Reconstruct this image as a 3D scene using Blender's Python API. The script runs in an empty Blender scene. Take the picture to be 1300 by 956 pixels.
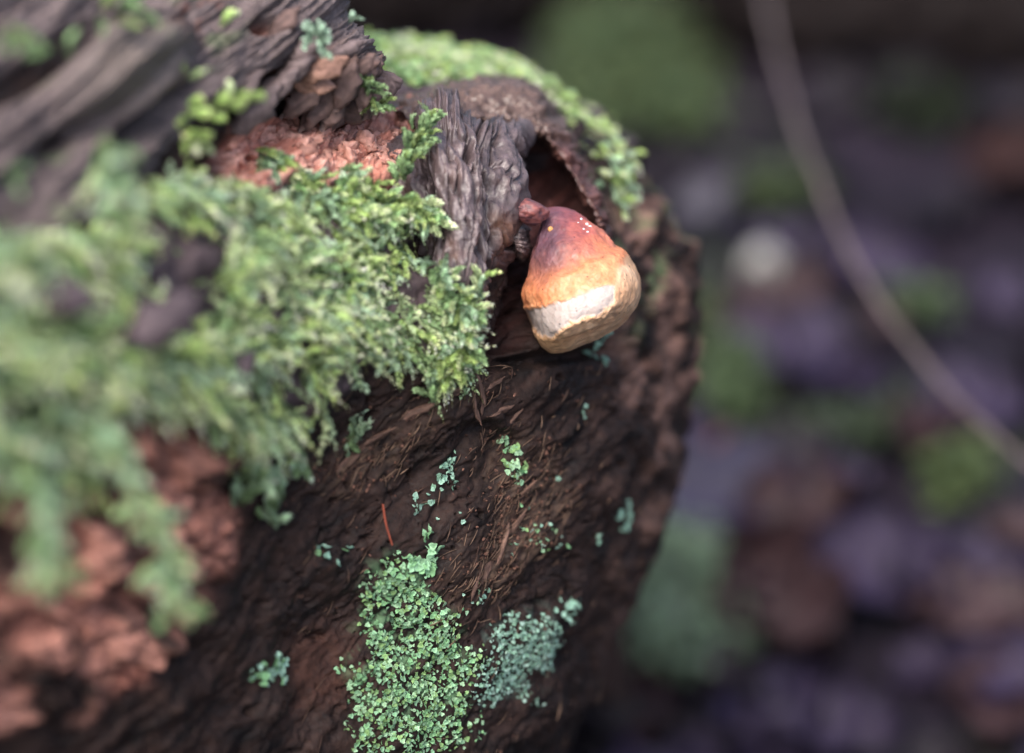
import bpy, math
import numpy as np
from mathutils import Matrix, Vector

# ------------------------------------------------------------------ camera, world, sun, exposure
S = bpy.context.scene
COL = S.collection
LENS, SENS, RW, RH = 100.0, 36.0, 1300.0, 956.0
F = RW * LENS / SENS
PITCH = math.radians(30)
CAMZ = 0.92
cd = bpy.data.cameras.new('camera')
cam = bpy.data.objects.new('camera', cd)
COL.objects.link(cam)
cam.location = (0, 0, CAMZ)
cam.rotation_euler = (math.radians(90) - PITCH, 0, 0)
cd.lens = LENS
cd.sensor_width = SENS
cd.clip_start = 0.01
cd.clip_end = 200
cd.dof.use_dof = True
cd.dof.focus_distance = 0.962
cd.dof.aperture_fstop = 3.0
S.camera = cam

SUN_EL, SUN_AZ = math.radians(58), math.radians(205)     # azimuth measured from +Y (away from camera) towards +X
w = bpy.data.worlds.new('World')
S.world = w
w.use_nodes = True
nt = w.node_tree
nt.nodes.clear()
sky = nt.nodes.new('ShaderNodeTexSky')
sky.sky_type = 'NISHITA'
sky.sun_disc = False
sky.sun_elevation = SUN_EL
sky.sun_rotation = SUN_AZ
sky.air_density = 1.0
sky.dust_density = 5.0
sky.ozone_density = 1.0
bg = nt.nodes.new('ShaderNodeBackground')
bg.inputs['Strength'].default_value = 0.12
wo = nt.nodes.new('ShaderNodeOutputWorld')
nt.links.new(sky.outputs[0], bg.inputs['Color'])
nt.links.new(bg.outputs[0], wo.inputs['Surface'])

sl = bpy.data.lights.new('sun', 'SUN')
sl.energy = 1.5
sl.angle = math.radians(40)
sl.color = (1.0, 0.95, 0.92)
sun = bpy.data.objects.new('sun', sl)
COL.objects.link(sun)
sd = Vector((math.sin(SUN_AZ) * math.cos(SUN_EL), math.cos(SUN_AZ) * math.cos(SUN_EL), math.sin(SUN_EL)))
sun.rotation_euler = sd.to_track_quat('Z', 'Y').to_euler()

S.view_settings.view_transform = 'Standard'
S.view_settings.look = 'None'
S.view_settings.exposure = 1.42
S.view_settings.gamma = 1.0
S.render.engine = 'CYCLES'
S.cycles.max_bounces = 6
S.cycles.transparent_max_bounces = 4
S.cycles.use_denoising = True

# ------------------------------------------------------------------ numpy helpers
rng = np.random.default_rng(11)
cp, sp = math.cos(PITCH), math.sin(PITCH)
RIGHT = np.array([1.0, 0, 0])
FWD = np.array([0, cp, -sp])
UP = np.array([0, sp, cp])
CAM = np.array([0, 0, CAMZ])


def P(u, v, d):
    """a point of the place, measured off the photograph at an estimated distance d (metres)"""
    u, v, d = np.asarray(u, float), np.asarray(v, float), np.asarray(d, float)
    return (CAM + d[..., None] * FWD + ((u - RW / 2) / F * d)[..., None] * RIGHT - ((v - RH / 2) / F * d)[..., None] * UP)


def ground_at(u, v, z=0.0):
    k = sp + cp * (v - RH / 2) / F
    d = (CAMZ - z) / k
    return P(u, v, d)


_perm = np.random.default_rng(5).permutation(256)
_perm = np.concatenate([_perm, _perm, _perm])
_g = np.random.default_rng(6).normal(size=(256, 3))
_g /= np.linalg.norm(_g, axis=1)[:, None]


def perlin(p):
    i = np.floor(p).astype(int)
    f = p - i
    i &= 255
    t = f * f * f * (f * (f * 6 - 15) + 10)
    out = 0
    for dx in (0, 1):
        wx = t[:, 0] if dx else 1 - t[:, 0]
        for dy in (0, 1):
            wy = t[:, 1] if dy else 1 - t[:, 1]
            for dz in (0, 1):
                wz = t[:, 2] if dz else 1 - t[:, 2]
                h = _perm[_perm[_perm[(i[:, 0] + dx) & 255] + ((i[:, 1] + dy) & 255)] + ((i[:, 2] + dz) & 255)]
                g = _g[h]
                out = out + wx * wy * wz * (g[:, 0] * (f[:, 0] - dx) + g[:, 1] * (f[:, 1] - dy) + g[:, 2] * (f[:, 2] - dz))
    return out * 1.5


def fbm(p, octs=4, gain=0.5, lac=2.03, ridged=False):
    a, s, tot = 1.0, 0, 0
    for k in range(octs):
        n = perlin(p + 17.3 * k)
        if ridged:
            n = 1 - 2 * np.abs(n) ** 0.8
        s = s + a * n
        tot += a
        a *= gain
        p = p * lac
    return s / tot


def worley(p, jit=0.9):
    """distance to nearest and second nearest feature point, and a random value of the nearest cell"""
    i = np.floor(p).astype(int)
    f = p - i
    d1 = np.full(len(p), 9.0)
    d2 = np.full(len(p), 9.0)
    idv = np.zeros(len(p))
    for dx in (-1, 0, 1):
        for dy in (-1, 0, 1):
            for dz in (-1, 0, 1):
                h = _perm[_perm[_perm[(i[:, 0] + dx) & 255] + ((i[:, 1] + dy) & 255)] + ((i[:, 2] + dz) & 255)]
                q = np.array([dx, dy, dz]) + 0.5 + jit * 0.5 * _g[h] - f
                dd = np.sqrt((q * q).sum(1))
                near = dd < d1
                d2 = np.where(near, d1, np.minimum(d2, dd))
                idv = np.where(near, h / 255.0, idv)
                d1 = np.where(near, dd, d1)
    return d1, d2, idv


def sstep(a, b, x):
    t = np.clip((x - a) / (b - a), 0, 1)
    return t * t * (3 - 2 * t)


def mix(a, b, t):
    return a * (1 - t) + b * t


def poly_sd(u, v, poly):
    """signed distance to a polygon, positive inside"""
    poly = np.asarray(poly, float)
    best = np.full(u.shape, 1e9)
    ins = np.zeros(u.shape, bool)
    n = len(poly)
    for k in range(n):
        x0, y0 = poly[k]
        x1, y1 = poly[(k + 1) % n]
        ex, ey = x1 - x0, y1 - y0
        t = np.clip(((u - x0) * ex + (v - y0) * ey) / (ex * ex + ey * ey + 1e-9), 0, 1)
        best = np.minimum(best, np.hypot(u - x0 - t * ex, v - y0 - t * ey))
        c = ((y0 > v) != (y1 > v)) & (u < (x1 - x0) * (v - y0) / (y1 - y0 + 1e-12) + x0)
        ins ^= c
    return np.where(ins, best, -best)


def pmask(u, v, poly, soft, off=0.0):
    return sstep(-soft, soft, poly_sd(u, v, poly) + off)


def blob(u, v, cx, cy, rx, ry, soft=0.35, ang=0.0):
    a = math.radians(ang)
    x, y = u - cx, v - cy
    X = (x * math.cos(a) + y * math.sin(a)) / rx
    Y = (-x * math.sin(a) + y * math.cos(a)) / ry
    return 1 - sstep(1 - soft, 1 + soft, np.hypot(X, Y))


def grain(u, v, d, ang, stretch, scale):
    """noise coordinates in which the fibres of the wood run at ang degrees in (u,v)"""
    a = math.radians(ang)
    x = (u * math.cos(a) + v * math.sin(a)) / scale / stretch
    y = (-u * math.sin(a) + v * math.cos(a)) / scale
    z = np.asarray(d) * 3700 / scale * 0.5 / stretch ** 1.3
    return np.stack([x, y, z], -1)


def crm(n, per):
    """Catmull-Rom sampling matrix: n knots, per[i] samples on segment i"""
    rows = []
    for s in range(n - 1):
        m = per[s]
        for t in np.arange(m) / m:
            rows.append((s, t))
    rows.append((n - 2, 1.0))
    M = np.zeros((len(rows), n))
    for r, (s, t) in enumerate(rows):
        c = [0.5 * (-t + 2 * t * t - t ** 3), 0.5 * (2 - 5 * t * t + 3 * t ** 3), 0.5 * (t + 4 * t * t - 3 * t ** 3), 0.5 * (-t * t + t ** 3)]
        for k, cc in enumerate(c):
            j = s - 1 + k
            if j < 0:
                M[r, 0] += 2 * cc
                M[r, 1] -= cc
            elif j > n - 1:
                M[r, n - 1] += 2 * cc
                M[r, n - 2] -= cc
            else:
                M[r, j] += cc
    return M


def surf(ctrl, ru, rv):
    """ctrl rows x cols x 3 (u, v, d) -> dense u, v, d"""
    c = np.asarray(ctrl, float)
    Mr = crm(c.shape[0], rv)
    Mc = crm(c.shape[1], ru)
    g = np.einsum('ai,ijk,bj->abk', Mr, c, Mc)
    return g[..., 0], g[..., 1], g[..., 2]


def gnormals(p):
    a = np.gradient(p, axis=1)
    b = np.gradient(p, axis=0)
    n = np.cross(b, a)
    n /= np.linalg.norm(n, axis=-1)[..., None] + 1e-12
    return n


def mesh_from(name, V, Fc, mat, parent=None, col=None, smooth=True, attrs=None):
    me = bpy.data.meshes.new(name)
    V = np.ascontiguousarray(V, dtype=np.float32).reshape(-1, 3)
    Fc = np.ascontiguousarray(Fc, dtype=np.int32)
    k = Fc.shape[1]
    me.vertices.add(len(V))
    me.vertices.foreach_set('co', V.ravel())
    me.loops.add(Fc.size)
    me.loops.foreach_set('vertex_index', Fc.ravel())
    me.polygons.add(len(Fc))
    me.polygons.foreach_set('loop_start', np.arange(0, Fc.size, k, dtype=np.int32))
    if smooth:
        me.polygons.foreach_set('use_smooth', np.ones(len(Fc), bool))
    me.update(calc_edges=True)
    if col is not None:
        a = me.color_attributes.new('Col', 'FLOAT_COLOR', 'POINT')
        c = np.ones((len(V), 4), np.float32)
        c[:, :3] = np.clip(col, 0, 1)
        a.data.foreach_set('color', c.ravel())
    for kk, vv in (attrs or {}).items():
        a = me.attributes.new(kk, 'FLOAT', 'POINT')
        a.data.foreach_set('value', np.asarray(vv, np.float32).ravel())
    me.validate()
    o = bpy.data.objects.new(name, me)
    COL.objects.link(o)
    me.materials.append(mat)
    if parent is not None:
        o.parent = parent
        o.matrix_parent_inverse = Matrix.Translation(-Vector(parent.location))
    return o


def grid_faces(nr, nc, wrap=False):
    i = np.arange(nr - 1)[:, None]
    j = np.arange(nc if wrap else nc - 1)[None, :]
    a = i * nc + j
    b = i * nc + (j + 1) % nc
    c = (i + 1) * nc + (j + 1) % nc
    d = (i + 1) * nc + j
    return np.stack([a, d, c, b], -1).reshape(-1, 4)


def tag(o, label=None, cat=None, group=None, kind=None):
    if label:
        o['label'] = label
    if cat:
        o['category'] = cat
    if group:
        o['group'] = group
    if kind:
        o['kind'] = kind
    return o


def empty(name, loc):
    o = bpy.data.objects.new(name, None)
    o.empty_display_size = 0.02
    COL.objects.link(o)
    o.location = loc
    return o


# ------------------------------------------------------------------ materials
def mat_attr(name, rough=0.6, rough_var=0.2, bump=0.3, bscale=900, spec=0.5, trans=0.0, sss=0.0, var=0.25, vscale=400, stretch=None, coat=0.0, bdist=0.0006):
    """principled material that takes its colour from the surface's own stored pigment plus procedural grain"""
    m = bpy.data.materials.new(name)
    m.use_nodes = True
    n = m.node_tree.nodes
    L = m.node_tree.links
    b = n['Principled BSDF']
    at = n.new('ShaderNodeAttribute')
    at.attribute_name = 'Col'
    tc = n.new('ShaderNodeTexCoord')
    mp = n.new('ShaderNodeMapping')
    if stretch:
        mp.inputs['Scale'].default_value = stretch
    L.new(tc.outputs['Object'], mp.inputs['Vector'])
    nz = n.new('ShaderNodeTexNoise')
    nz.inputs['Scale'].default_value = vscale
    nz.inputs['Detail'].default_value = 5
    nz.inputs['Roughness'].default_value = 0.65
    L.new(mp.outputs[0], nz.inputs['Vector'])
    mr = n.new('ShaderNodeMapRange')
    mr.inputs['From Min'].default_value = 0.3
    mr.inputs['From Max'].default_value = 0.7
    mr.inputs['To Min'].default_value = 1 - var
    mr.inputs['To Max'].default_value = 1 + var
    L.new(nz.outputs['Fac'], mr.inputs['Value'])
    vm = n.new('ShaderNodeVectorMath')
    vm.operation = 'SCALE'
    L.new(at.outputs['Color'], vm.inputs[0])
    L.new(mr.outputs[0], vm.inputs['Scale'])
    L.new(vm.outputs[0], b.inputs['Base Color'])
    nz2 = n.new('ShaderNodeTexNoise')
    nz2.inputs['Scale'].default_value = bscale
    nz2.inputs['Detail'].default_value = 6
    nz2.inputs['Roughness'].default_value = 0.6
    L.new(mp.outputs[0], nz2.inputs['Vector'])
    if bump > 0:
        bp = n.new('ShaderNodeBump')
        bp.inputs['Strength'].default_value = bump
        bp.inputs['Distance'].default_value = bdist
        L.new(nz2.outputs['Fac'], bp.inputs['Height'])
        L.new(bp.outputs[0], b.inputs['Normal'])
    mr2 = n.new('ShaderNodeMapRange')
    mr2.inputs['From Min'].default_value = 0.35
    mr2.inputs['From Max'].default_value = 0.65
    mr2.inputs['To Min'].default_value = max(0.05, rough - rough_var)
    mr2.inputs['To Max'].default_value = min(1, rough + rough_var)
    L.new(nz2.outputs['Fac'], mr2.inputs['Value'])
    L.new(mr2.outputs[0], b.inputs['Roughness'])
    b.inputs['Specular IOR Level'].default_value = spec
    if sss:
        b.inputs['Subsurface Weight'].default_value = sss
        b.inputs['Subsurface Radius'].default_value = (1.0, 0.5, 0.3)
        b.inputs['Subsurface Scale'].default_value = 0.002
    if coat:
        b.inputs['Coat Weight'].default_value = coat
        b.inputs['Coat Roughness'].default_value = 0.25
    if trans:
        out = n['Material Output']
        tr = n.new('ShaderNodeBsdfTranslucent')
        L.new(vm.outputs[0], tr.inputs['Color'])
        mx = n.new('ShaderNodeMixShader')
        mx.inputs[0].default_value = trans
        L.new(b.outputs[0], mx.inputs[1])
        L.new(tr.outputs[0], mx.inputs[2])
        L.new(mx.outputs[0], out.inputs['Surface'])
    return m


M_WOOD = mat_attr('rotten_wood', rough=0.72, rough_var=0.2, bump=0.5, bscale=1000, spec=0.22, var=0.35, vscale=500, bdist=0.0008)
M_WET = mat_attr('wet_wood', rough=0.42, rough_var=0.2, bump=0.45, bscale=800, spec=0.5, var=0.4, vscale=420, bdist=0.0006, stretch=(1, 1, .35))
M_MOSS = mat_attr('moss', rough=0.45, rough_var=0.1, bump=0, spec=0.45, trans=0.42, var=0.12, vscale=250)
M_LICHEN = mat_attr('lichen', rough=0.75, rough_var=0.1, bump=0.4, bscale=2500, spec=0.25, trans=0.1, var=0.15, vscale=1500, bdist=0.0003)
M_FUNGUS = mat_attr('fungus', rough=0.52, rough_var=0.14, bump=0.18, bscale=520, spec=0.45, sss=0.12, var=0.08, vscale=600, coat=0, bdist=0.0006)
M_GROUND = mat_attr('forest_soil', rough=0.65, rough_var=0.2, bump=0.8, bscale=120, spec=0.25, var=0.5, vscale=60, bdist=0.003)
M_TWIG = mat_attr('twig_bark', rough=0.7, rough_var=0.15, bump=0.8, bscale=260, spec=0.12, var=0.3, vscale=160, bdist=0.001)
M_LEAF = mat_attr('dead_leaf', rough=0.6, rough_var=0.15, bump=0.5, bscale=300, spec=0.3, var=0.3, vscale=90, bdist=0.001)

# pigments (linear)
DARK = np.array([0.0050, 0.0033, 0.0034])
BROWN = np.array([0.047, 0.0250, 0.0195])
GREYW = np.array([0.165, 0.130, 0.125])
PURPW = np.array([0.105, 0.078, 0.088])
TAN = np.array([0.20, 0.13, 0.09])
ROT = np.array([.40, .165, .125])
ROTL = np.array([.60, .34, .28])
GREENF = np.array([0.12, 0.17, 0.075])

# ------------------------------------------------------------------ the rotten log
log_loc = Vector(P(480, 2040, 1.12))
log_loc.z = 0.0
LOG = empty('rotten_log', log_loc)
tag(LOG, 'dark rotten mossy log, broken end facing right, carrying the orange bracket fungus', 'log')

# ---- main mass
rows = [
    [(-160, 60, .80), (50, 80, .84), (200, 95, .89), (330, 110, .95), (430, 120, 1.00), (520, 135, 1.02), (600, 135, 1.035), (670, 140, 1.05), (735, 165, 1.065), (790, 195, 1.09)],
    [(-160, 250, .77), (50, 260, .82), (200, 250, .865), (320, 230, .915), (420, 215, .95), (500, 215, .968), (580, 220, .985), (660, 230, 1.008), (745, 245, 1.035), (842, 262, 1.10)],
    [(-160, 400, .755), (50, 400, .80), (200, 390, .845), (330, 370, .89), (430, 350, .925), (510, 340, .945), (590, 335, .965), (670, 335, .992), (760, 340, 1.02), (878, 365, 1.10)],
    [(-160, 540, .76), (50, 520, .805), (200, 500, .845), (330, 480, .89), (430, 470, .922), (510, 465, .940), (600, 465, .957), (690, 465, .985), (780, 468, 1.02), (875, 475, 1.10)],
    [(-160, 680, .78), (50, 660, .82), (200, 630, .86), (330, 610, .90), (430, 600, .932), (520, 600, .948), (610, 600, .966), (700, 600, .990), (780, 600, 1.025), (856, 595, 1.09)],
    [(-160, 800, .79), (50, 780, .832), (200, 750, .87), (330, 730, .908), (430, 725, .938), (520, 725, .952), (600, 725, .968), (680, 725, .990), (750, 725, 1.025), (815, 715, 1.08)],
    [(-160, 920, .805), (50, 900, .843), (200, 880, .88), (330, 865, .918), (430, 860, .945), (510, 855, .958), (580, 855, .972), (650, 855, .992), (710, 850, 1.025), (762, 845, 1.07)],
    [(-160, 1080, .83), (50, 1060, .86), (200, 1040, .895), (330, 1030, .93), (430, 1020, .955), (500, 1020, .968), (560, 1020, .982), (620, 1015, 1.0), (670, 1010, 1.03), (705, 1000, 1.07)],
    [(-160, 1500, .93), (50, 1500, .95), (200, 1500, .98), (330, 1500, 1.0), (430, 1500, 1.02), (490, 1500, 1.03), (540, 1500, 1.04), (590, 1500, 1.06), (630, 1500, 1.08), (650, 1490, 1.12)],
    [(-160, 2120, .97), (50, 2120, .99), (200, 2120, 1.02), (330, 2120, 1.04), (430, 2120, 1.06), (480, 2120, 1.07), (520, 2120, 1.08), (560, 2120, 1.10), (590, 2120, 1.12), (610, 2100, 1.16)],
]
R0 = np.array(rows, float)
c = R0
# right roll-over, then top roll-over, then left
k1 = c[:, -1:] + np.array([-6, 0, .055])
k2 = c[:, -1:] + np.array([-110, 0, .17])
k3 = c[:, -1:] + np.array([-420, 0, .27])
c = np.concatenate([c, k1, k2, k3], 1)
t1 = c[:1] + np.array([0, 14, .05])
t2 = c[:1] + np.array([0, 120, .15])
t3 = c[:1] + np.array([0, 700, .22])
c = np.concatenate([t3, t2, t1, c], 0)
l1 = c[:, :1] + np.array([-80, 40, .08])
l2 = c[:, :1] + np.array([100, 60, .30])
c = np.concatenate([l2, l1, c], 1)
ru = [6, 8, 22, 60, 60, 62, 62, 60, 66, 66, 58, 70, 26, 12, 6]
rv = [6, 10, 22, 70, 78, 78, 78, 72, 74, 46, 22, 12]
bu, bv, bd = surf(c, ru, rv)
shp = bu.shape
p0 = P(bu, bv, bd)
n0 = gnormals(p0)
# normals must face outwards (towards the camera where the surface is visible)
mid = (shp[0] // 2, shp[1] // 2)
if np.dot(n0[mid], FWD) > 0:
    n0 = -n0
u, v, d = bu.ravel(), bv.ravel(), bd.ravel()
pw = p0.reshape(-1, 3)
front = np.ones(len(u))

MOSS_POLY = [(-170, 330), (20, 325), (90, 300), (150, 270), (175, 235), (235, 228), (290, 245), (330, 262), (350, 250), (395, 262), (440, 272), (480, 272), (515, 282), (520, 300), (500, 315), (505, 335), (535, 360),
             (545, 385), (570, 395), (575, 430), (560, 455), (540, 468), (500, 452), (455, 460), (430, 505), (390, 520), (350, 560), (300, 555), (260, 525), (180, 495), (120, 515), (85, 590), (30, 580), (-170, 600)]
ROT_POLY = [(300, 160), (360, 150), (420, 165), (455, 150), (480, 140), (520, 135), (545, 150), (520, 190), (500, 235), (470, 245), (420, 245), (350, 250), (300, 245)]
CAV_POLY = [(640, 172), (680, 165), (722, 195), (748, 235), (758, 275), (740, 300), (700, 300), (690, 380), (672, 440), (625, 455), (615, 420), (640, 380), (650, 300), (640, 230)]
ROT2 = [(-20, 640), (60, 600), (150, 540), (220, 530), (290, 570), (315, 640), (290, 700), (250, 770), (180, 860), (100, 900), (-160, 960), (-160, 660)]

wx = fbm(grain(u, v, d, 0, 1, 60), 3) * 26
wy = fbm(grain(u, v, d, 0, 1, 60) + 40, 3) * 26
uw, vw = u + wx, v + wy
m_moss = pmask(uw, vw, MOSS_POLY, 16)
m_rot = pmask(uw * .6 + u * .4, vw * .6 + v * .4, ROT_POLY, 8)
m_cav = pmask(u * .7 + uw * .3, v * .7 + vw * .3, CAV_POLY, 9)
m_rot2 = pmask(uw, vw, ROT2, 22)
m_right = sstep(740, 820, u + wx * .5)
low = 1 - m_moss
H = np.zeros(len(u))
H += 0.006 * fbm(grain(u, v, d, 0, 1, 110), 3)
H += m_moss * (0.006 + 0.011 * fbm(grain(u, v, d, 0, 1, 62) + 9, 3))
# coarse torn fibres on the face
ul, vl = u + .3 * wx, v + .3 * wy
gr = fbm(grain(ul, vl, d, -46, 8, 7), 4, ridged=True)
gr2 = fbm(grain(ul, vl, d, -52, 5.0, 24) + 5, 4)
amod = .35 + 1.3 * sstep(-.35, .45, fbm(grain(u, v, d, 0, 1, 75) + 205, 3))
H += low * (0.0007 * gr * amod + 0.0019 * gr2 * amod + .0055 * fbm(grain(ul, vl, d, -50, 2.2, 60) + 5, 3))
lum = fbm(grain(uw, vw, d, 0, 1, 26) + 3, 4)
H += low * (0.0014 * lum + .0012 * amod * fbm(grain(ul, vl, d, -40, 2.2, 12) + 31, 3))
H -= low * .007 * sstep(6, -6, np.abs(v - (462 - .09 * (u - 600) + .25 * wy)) - 8) * sstep(585, 610, u) * sstep(800, 760, u)
H -= low * .004 * blob(uw, vw, 622, 560, 34, 20, .6, 20)
pit = sstep(.25, .55, fbm(grain(uw, vw, d, -30, 1.6, 20) + 70, 3))
H -= low * pit * 0.004
H += m_right * (0.005 * fbm(grain(u, v, d, 60, 1.6, 36) + 8, 3) + 0.0015 * gr2)
w1, w2, wid = worley(grain(uw, vw, d, -20, 1.3, 9.0) + 3)
w1b, w2b, widb = worley(grain(uw, vw, d, 10, 1.2, 26.0) + 31)
w1c, w2c, widc = worley(grain(uw, vw, d, 10, 1.3, 62.0) + 11)
crumb = (0.0022 * (0.8 - w1) + 0.0030 * widb + 0.004 * (0.6 - w1b) * 1.2)
H += m_rot * (crumb * 1.2 + 0.002) + m_rot * 0.0012 * fbm(grain(u, v, d, 0, 1, 5), 3)
H += m_rot2 * (0.010 * (0.65 - w1c) + 0.007 * (widc - .5) + crumb * 1.2 + .008 * fbm(grain(uw, vw, d, -40, 2, 60) + 2, 4))
H -= m_cav * 0.010
# a hollow beside the red rot under the ridge
H -= blob(u, v, 300, 205, 60, 26, .5, -30) * 0.012
# fissure lines below the moss
fis = np.exp(-((fbm(grain(uw, vw, d, -45, 3.5, 60) + 55, 3)) / 0.035) ** 2)
H -= low * (1 - m_rot) * fis * 0.0010
H += low * 0.0008 * amod * fbm(grain(u, v, d, -40, 2.0, 5.5) + 77, 3)
pits = sstep(.22, .08, w1) * (wid > .55)
H -= low * (1 - m_rot) * pits * .0030
fr_w = ((u > 0) & (u < 900) & (v > 100) & (v < 950))
H -= H[fr_w & (m_moss < .1)].mean()
pd = pw + n0.reshape(-1, 3) * H[:, None]
nn = gnormals(pd.reshape(shp + (3,)))
if np.dot(nn[mid], FWD) > 0:
    nn = -nn
nn = nn.reshape(-1, 3)

# pigment
cn = fbm(grain(ul, vl, d, -46, 4, 12) + 90, 5)
cn2 = fbm(grain(uw, vw, d, 0, 1, 70) + 20, 4)
colr = mix(DARK, BROWN, np.clip(.32 + .7 * cn + .35 * cn2, 0, 1)[:, None])
# lighter torn fibre areas
fib = blob(uw, vw, 640, 700, 90, 40, .5, -40) + .8 * blob(uw, vw, 660, 600, 50, 50, .6) + .7 * blob(uw, vw, 470, 580, 90, 30, .6, -30) + .5 * blob(uw, vw, 600, 490, 40, 20, .6)
fm = np.clip(fib, 0, 1) * sstep(-.15, .45, fbm(grain(ul, vl, d, -48, 8, 5) + 33, 4))
colr = mix(colr, TAN * .5, (fm * .8)[:, None])
flek = sstep(.42, .62, fbm(grain(u, v, d, 0, 1, 7) + 150, 3)) * sstep(0, .4, fbm(grain(u, v, d, 0, 1, 60) + 151, 2))
colr = mix(colr, np.array([.17, .07, .05]), (flek * .55 * low)[:, None])
# reddish corner bottom left of the lichen
rc = blob(uw, vw, 415, 850, 45, 50, .6) * .4
colr = mix(colr, np.array([.14, .055, .035]), (rc * (.5 + .5 * cn))[:, None].clip(0, 1))
# right lobe: browner, with green film and tan lumps
rr = m_right * sstep(-.2, .5, fbm(grain(u, v, d, 0, 1.5, 34) + 61, 4))
colr = mix(colr, np.array([.27, .15, .115]), (rr * .9 * (1 - sstep(450, 720, v) * .65))[:, None])
gf = m_right * sstep(.05, .5, fbm(grain(u, v, d, 0, 1, 46) + 66, 3)) * (1 - sstep(330, 480, v))
colr = mix(colr, GREENF * 1.1, (gf * .7)[:, None])
# rot
rt = mix(ROT, ROTL, np.clip(.5 + 1.3 * (wid - .5) + .8 * fbm(grain(u, v, d, 0, 1, 10), 3), 0, 1)[:, None])
rt = mix(rt, np.array([.15, .06, .045]), sstep(.5, .95, w1)[:, None] * .6)
colr = mix(colr, rt, m_rot[:, None])
rt2 = mix(np.array([.24, .095, .07]), np.array([.44, .21, .16]), np.clip(widc + .5 * cn, 0, 1)[:, None])
rt2 = mix(rt2, np.array([.05, .028, .025]), sstep(.0, .5, fbm(grain(u, v, d, 0, 1, 60) + 44, 3))[:, None] * .9)
colr = mix(colr, rt2, (m_rot2 * sstep(-.35, .15, fbm(grain(u, v, d, 0, 1, 80) + 45, 3)))[:, None])
ln = fbm(grain(u, v, d, 0, 1, 20) + 131, 5)
for (pl, cc_) in (([(470, 720), (500, 700), (530, 718), (555, 748), (580, 785), (592, 830), (590, 895), (530, 920), (455, 900), (440, 850), (455, 800), (458, 760)], np.array([.13, .25, .13])),
                  ([(615, 805), (650, 785), (690, 780), (705, 800), (695, 845), (665, 880), (620, 890), (600, 865), (608, 835)], np.array([.15, .23, .19]))):
    cm_ = sstep(-14, 26, poly_sd(u + wx * .7, v + wy * .7, pl)) * sstep(-.05, .3, ln + .12)
    colr = mix(colr, cc_ * (1 + .6 * ln)[:, None], (cm_ * .5 * sstep(.0, .2, ln))[:, None])
    H_lichen = cm_
# wood under the moss is purple brown
colr = mix(colr, PURPW * mix(.5, 1.0, np.clip(.5 + cn, 0, 1))[:, None], (m_moss * .7)[:, None])
# cavity: dark red-brown, glossy
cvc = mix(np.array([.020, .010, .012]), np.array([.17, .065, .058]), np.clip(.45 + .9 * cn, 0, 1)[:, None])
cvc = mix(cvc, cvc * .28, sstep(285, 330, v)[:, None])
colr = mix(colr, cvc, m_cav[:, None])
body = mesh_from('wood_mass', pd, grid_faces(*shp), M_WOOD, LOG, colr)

BODY = dict(u=u, v=v, d=d, p=pd, n=nn, shape=shp)
vis = (np.einsum('ij,ij->i', nn, np.broadcast_to(-FWD, nn.shape)) > 0.05) & (d < 1.16)


def patch(name, ctrl, ru, rv, hfun, cfun, flip_check=True, mat=M_WOOD, parent=LOG):
    uu, vv, dd = surf(ctrl, ru, rv)
    q = P(uu, vv, dd)
    n = gnormals(q)
    mm = (q.shape[0] // 2, q.shape[1] // 2)
    sgn = -1 if np.dot(n[mm], FWD) > 0 else 1
    n = n * sgn
    a, b, e = uu.ravel(), vv.ravel(), dd.ravel()
    Hh, aux = hfun(a, b, e)
    Hh = Hh - np.average(Hh)
    q2 = q + n * Hh.reshape(uu.shape)[..., None]
    n2 = gnormals(q2) * sgn
    cc = cfun(a, b, e, aux)
    fc = grid_faces(*uu.shape)
    if sgn < 0:
        fc = fc[:, ::-1]
    o = mesh_from(name, q2.reshape(-1, 3), fc, mat, parent, cc)
    return o, dict(u=a, v=b, d=e, p=q2.reshape(-1, 3), n=n2.reshape(-1, 3), shape=uu.shape)


# ---- the upper slab (weathered sapwood rising to the upper left)
slab = np.array([
    # hidden top far edge, rolls over above the frame
    [(-240, -330, .90), (-60, -330, .94), (120, -330, .98), (260, -330, 1.01), (340, -320, 1.03), (380, -300, 1.06), (370, -280, 1.10)],
    [(-240, -150, .83), (-60, -150, .87), (120, -150, .91), (270, -150, .945), (360, -140, .965), (402, -120, .99), (390, -110, 1.05)],
    [(-240, 0, .79), (-60, 0, .825), (120, 0, .87), (270, 0, .905), (370, 0, .93), (434, 2, .965), (418, 5, 1.03)],
    [(-240, 90, .77), (-60, 80, .80), (110, 70, .85), (260, 60, .89), (380, 55, .925), (474, 58, .955), (455, 60, 1.02)],
    [(-240, 190, .76), (-60, 180, .79), (110, 145, .835), (250, 112, .88), (380, 92, .925), (486, 92, .955), (468, 100, 1.02)],
    [(-240, 280, .75), (-60, 265, .785), (105, 225, .83), (230, 160, .88), (340, 108, .925), (470, 108, .955), (456, 120, 1.02)],
    [(-240, 345, .76), (-60, 335, .79), (100, 295, .835), (215, 208, .885), (322, 136, .935), (440, 122, .965), (430, 130, 1.03)],
    [(-240, 350, .83), (-60, 340, .86), (100, 290, .90), (215, 205, .94), (330, 135, .97), (420, 120, .995), (410, 115, 1.05)],
])
slab = np.concatenate([slab[:, :1] + np.array([-60, 0, .12]), slab], 1)
KNOB = (165, 88)


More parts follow.
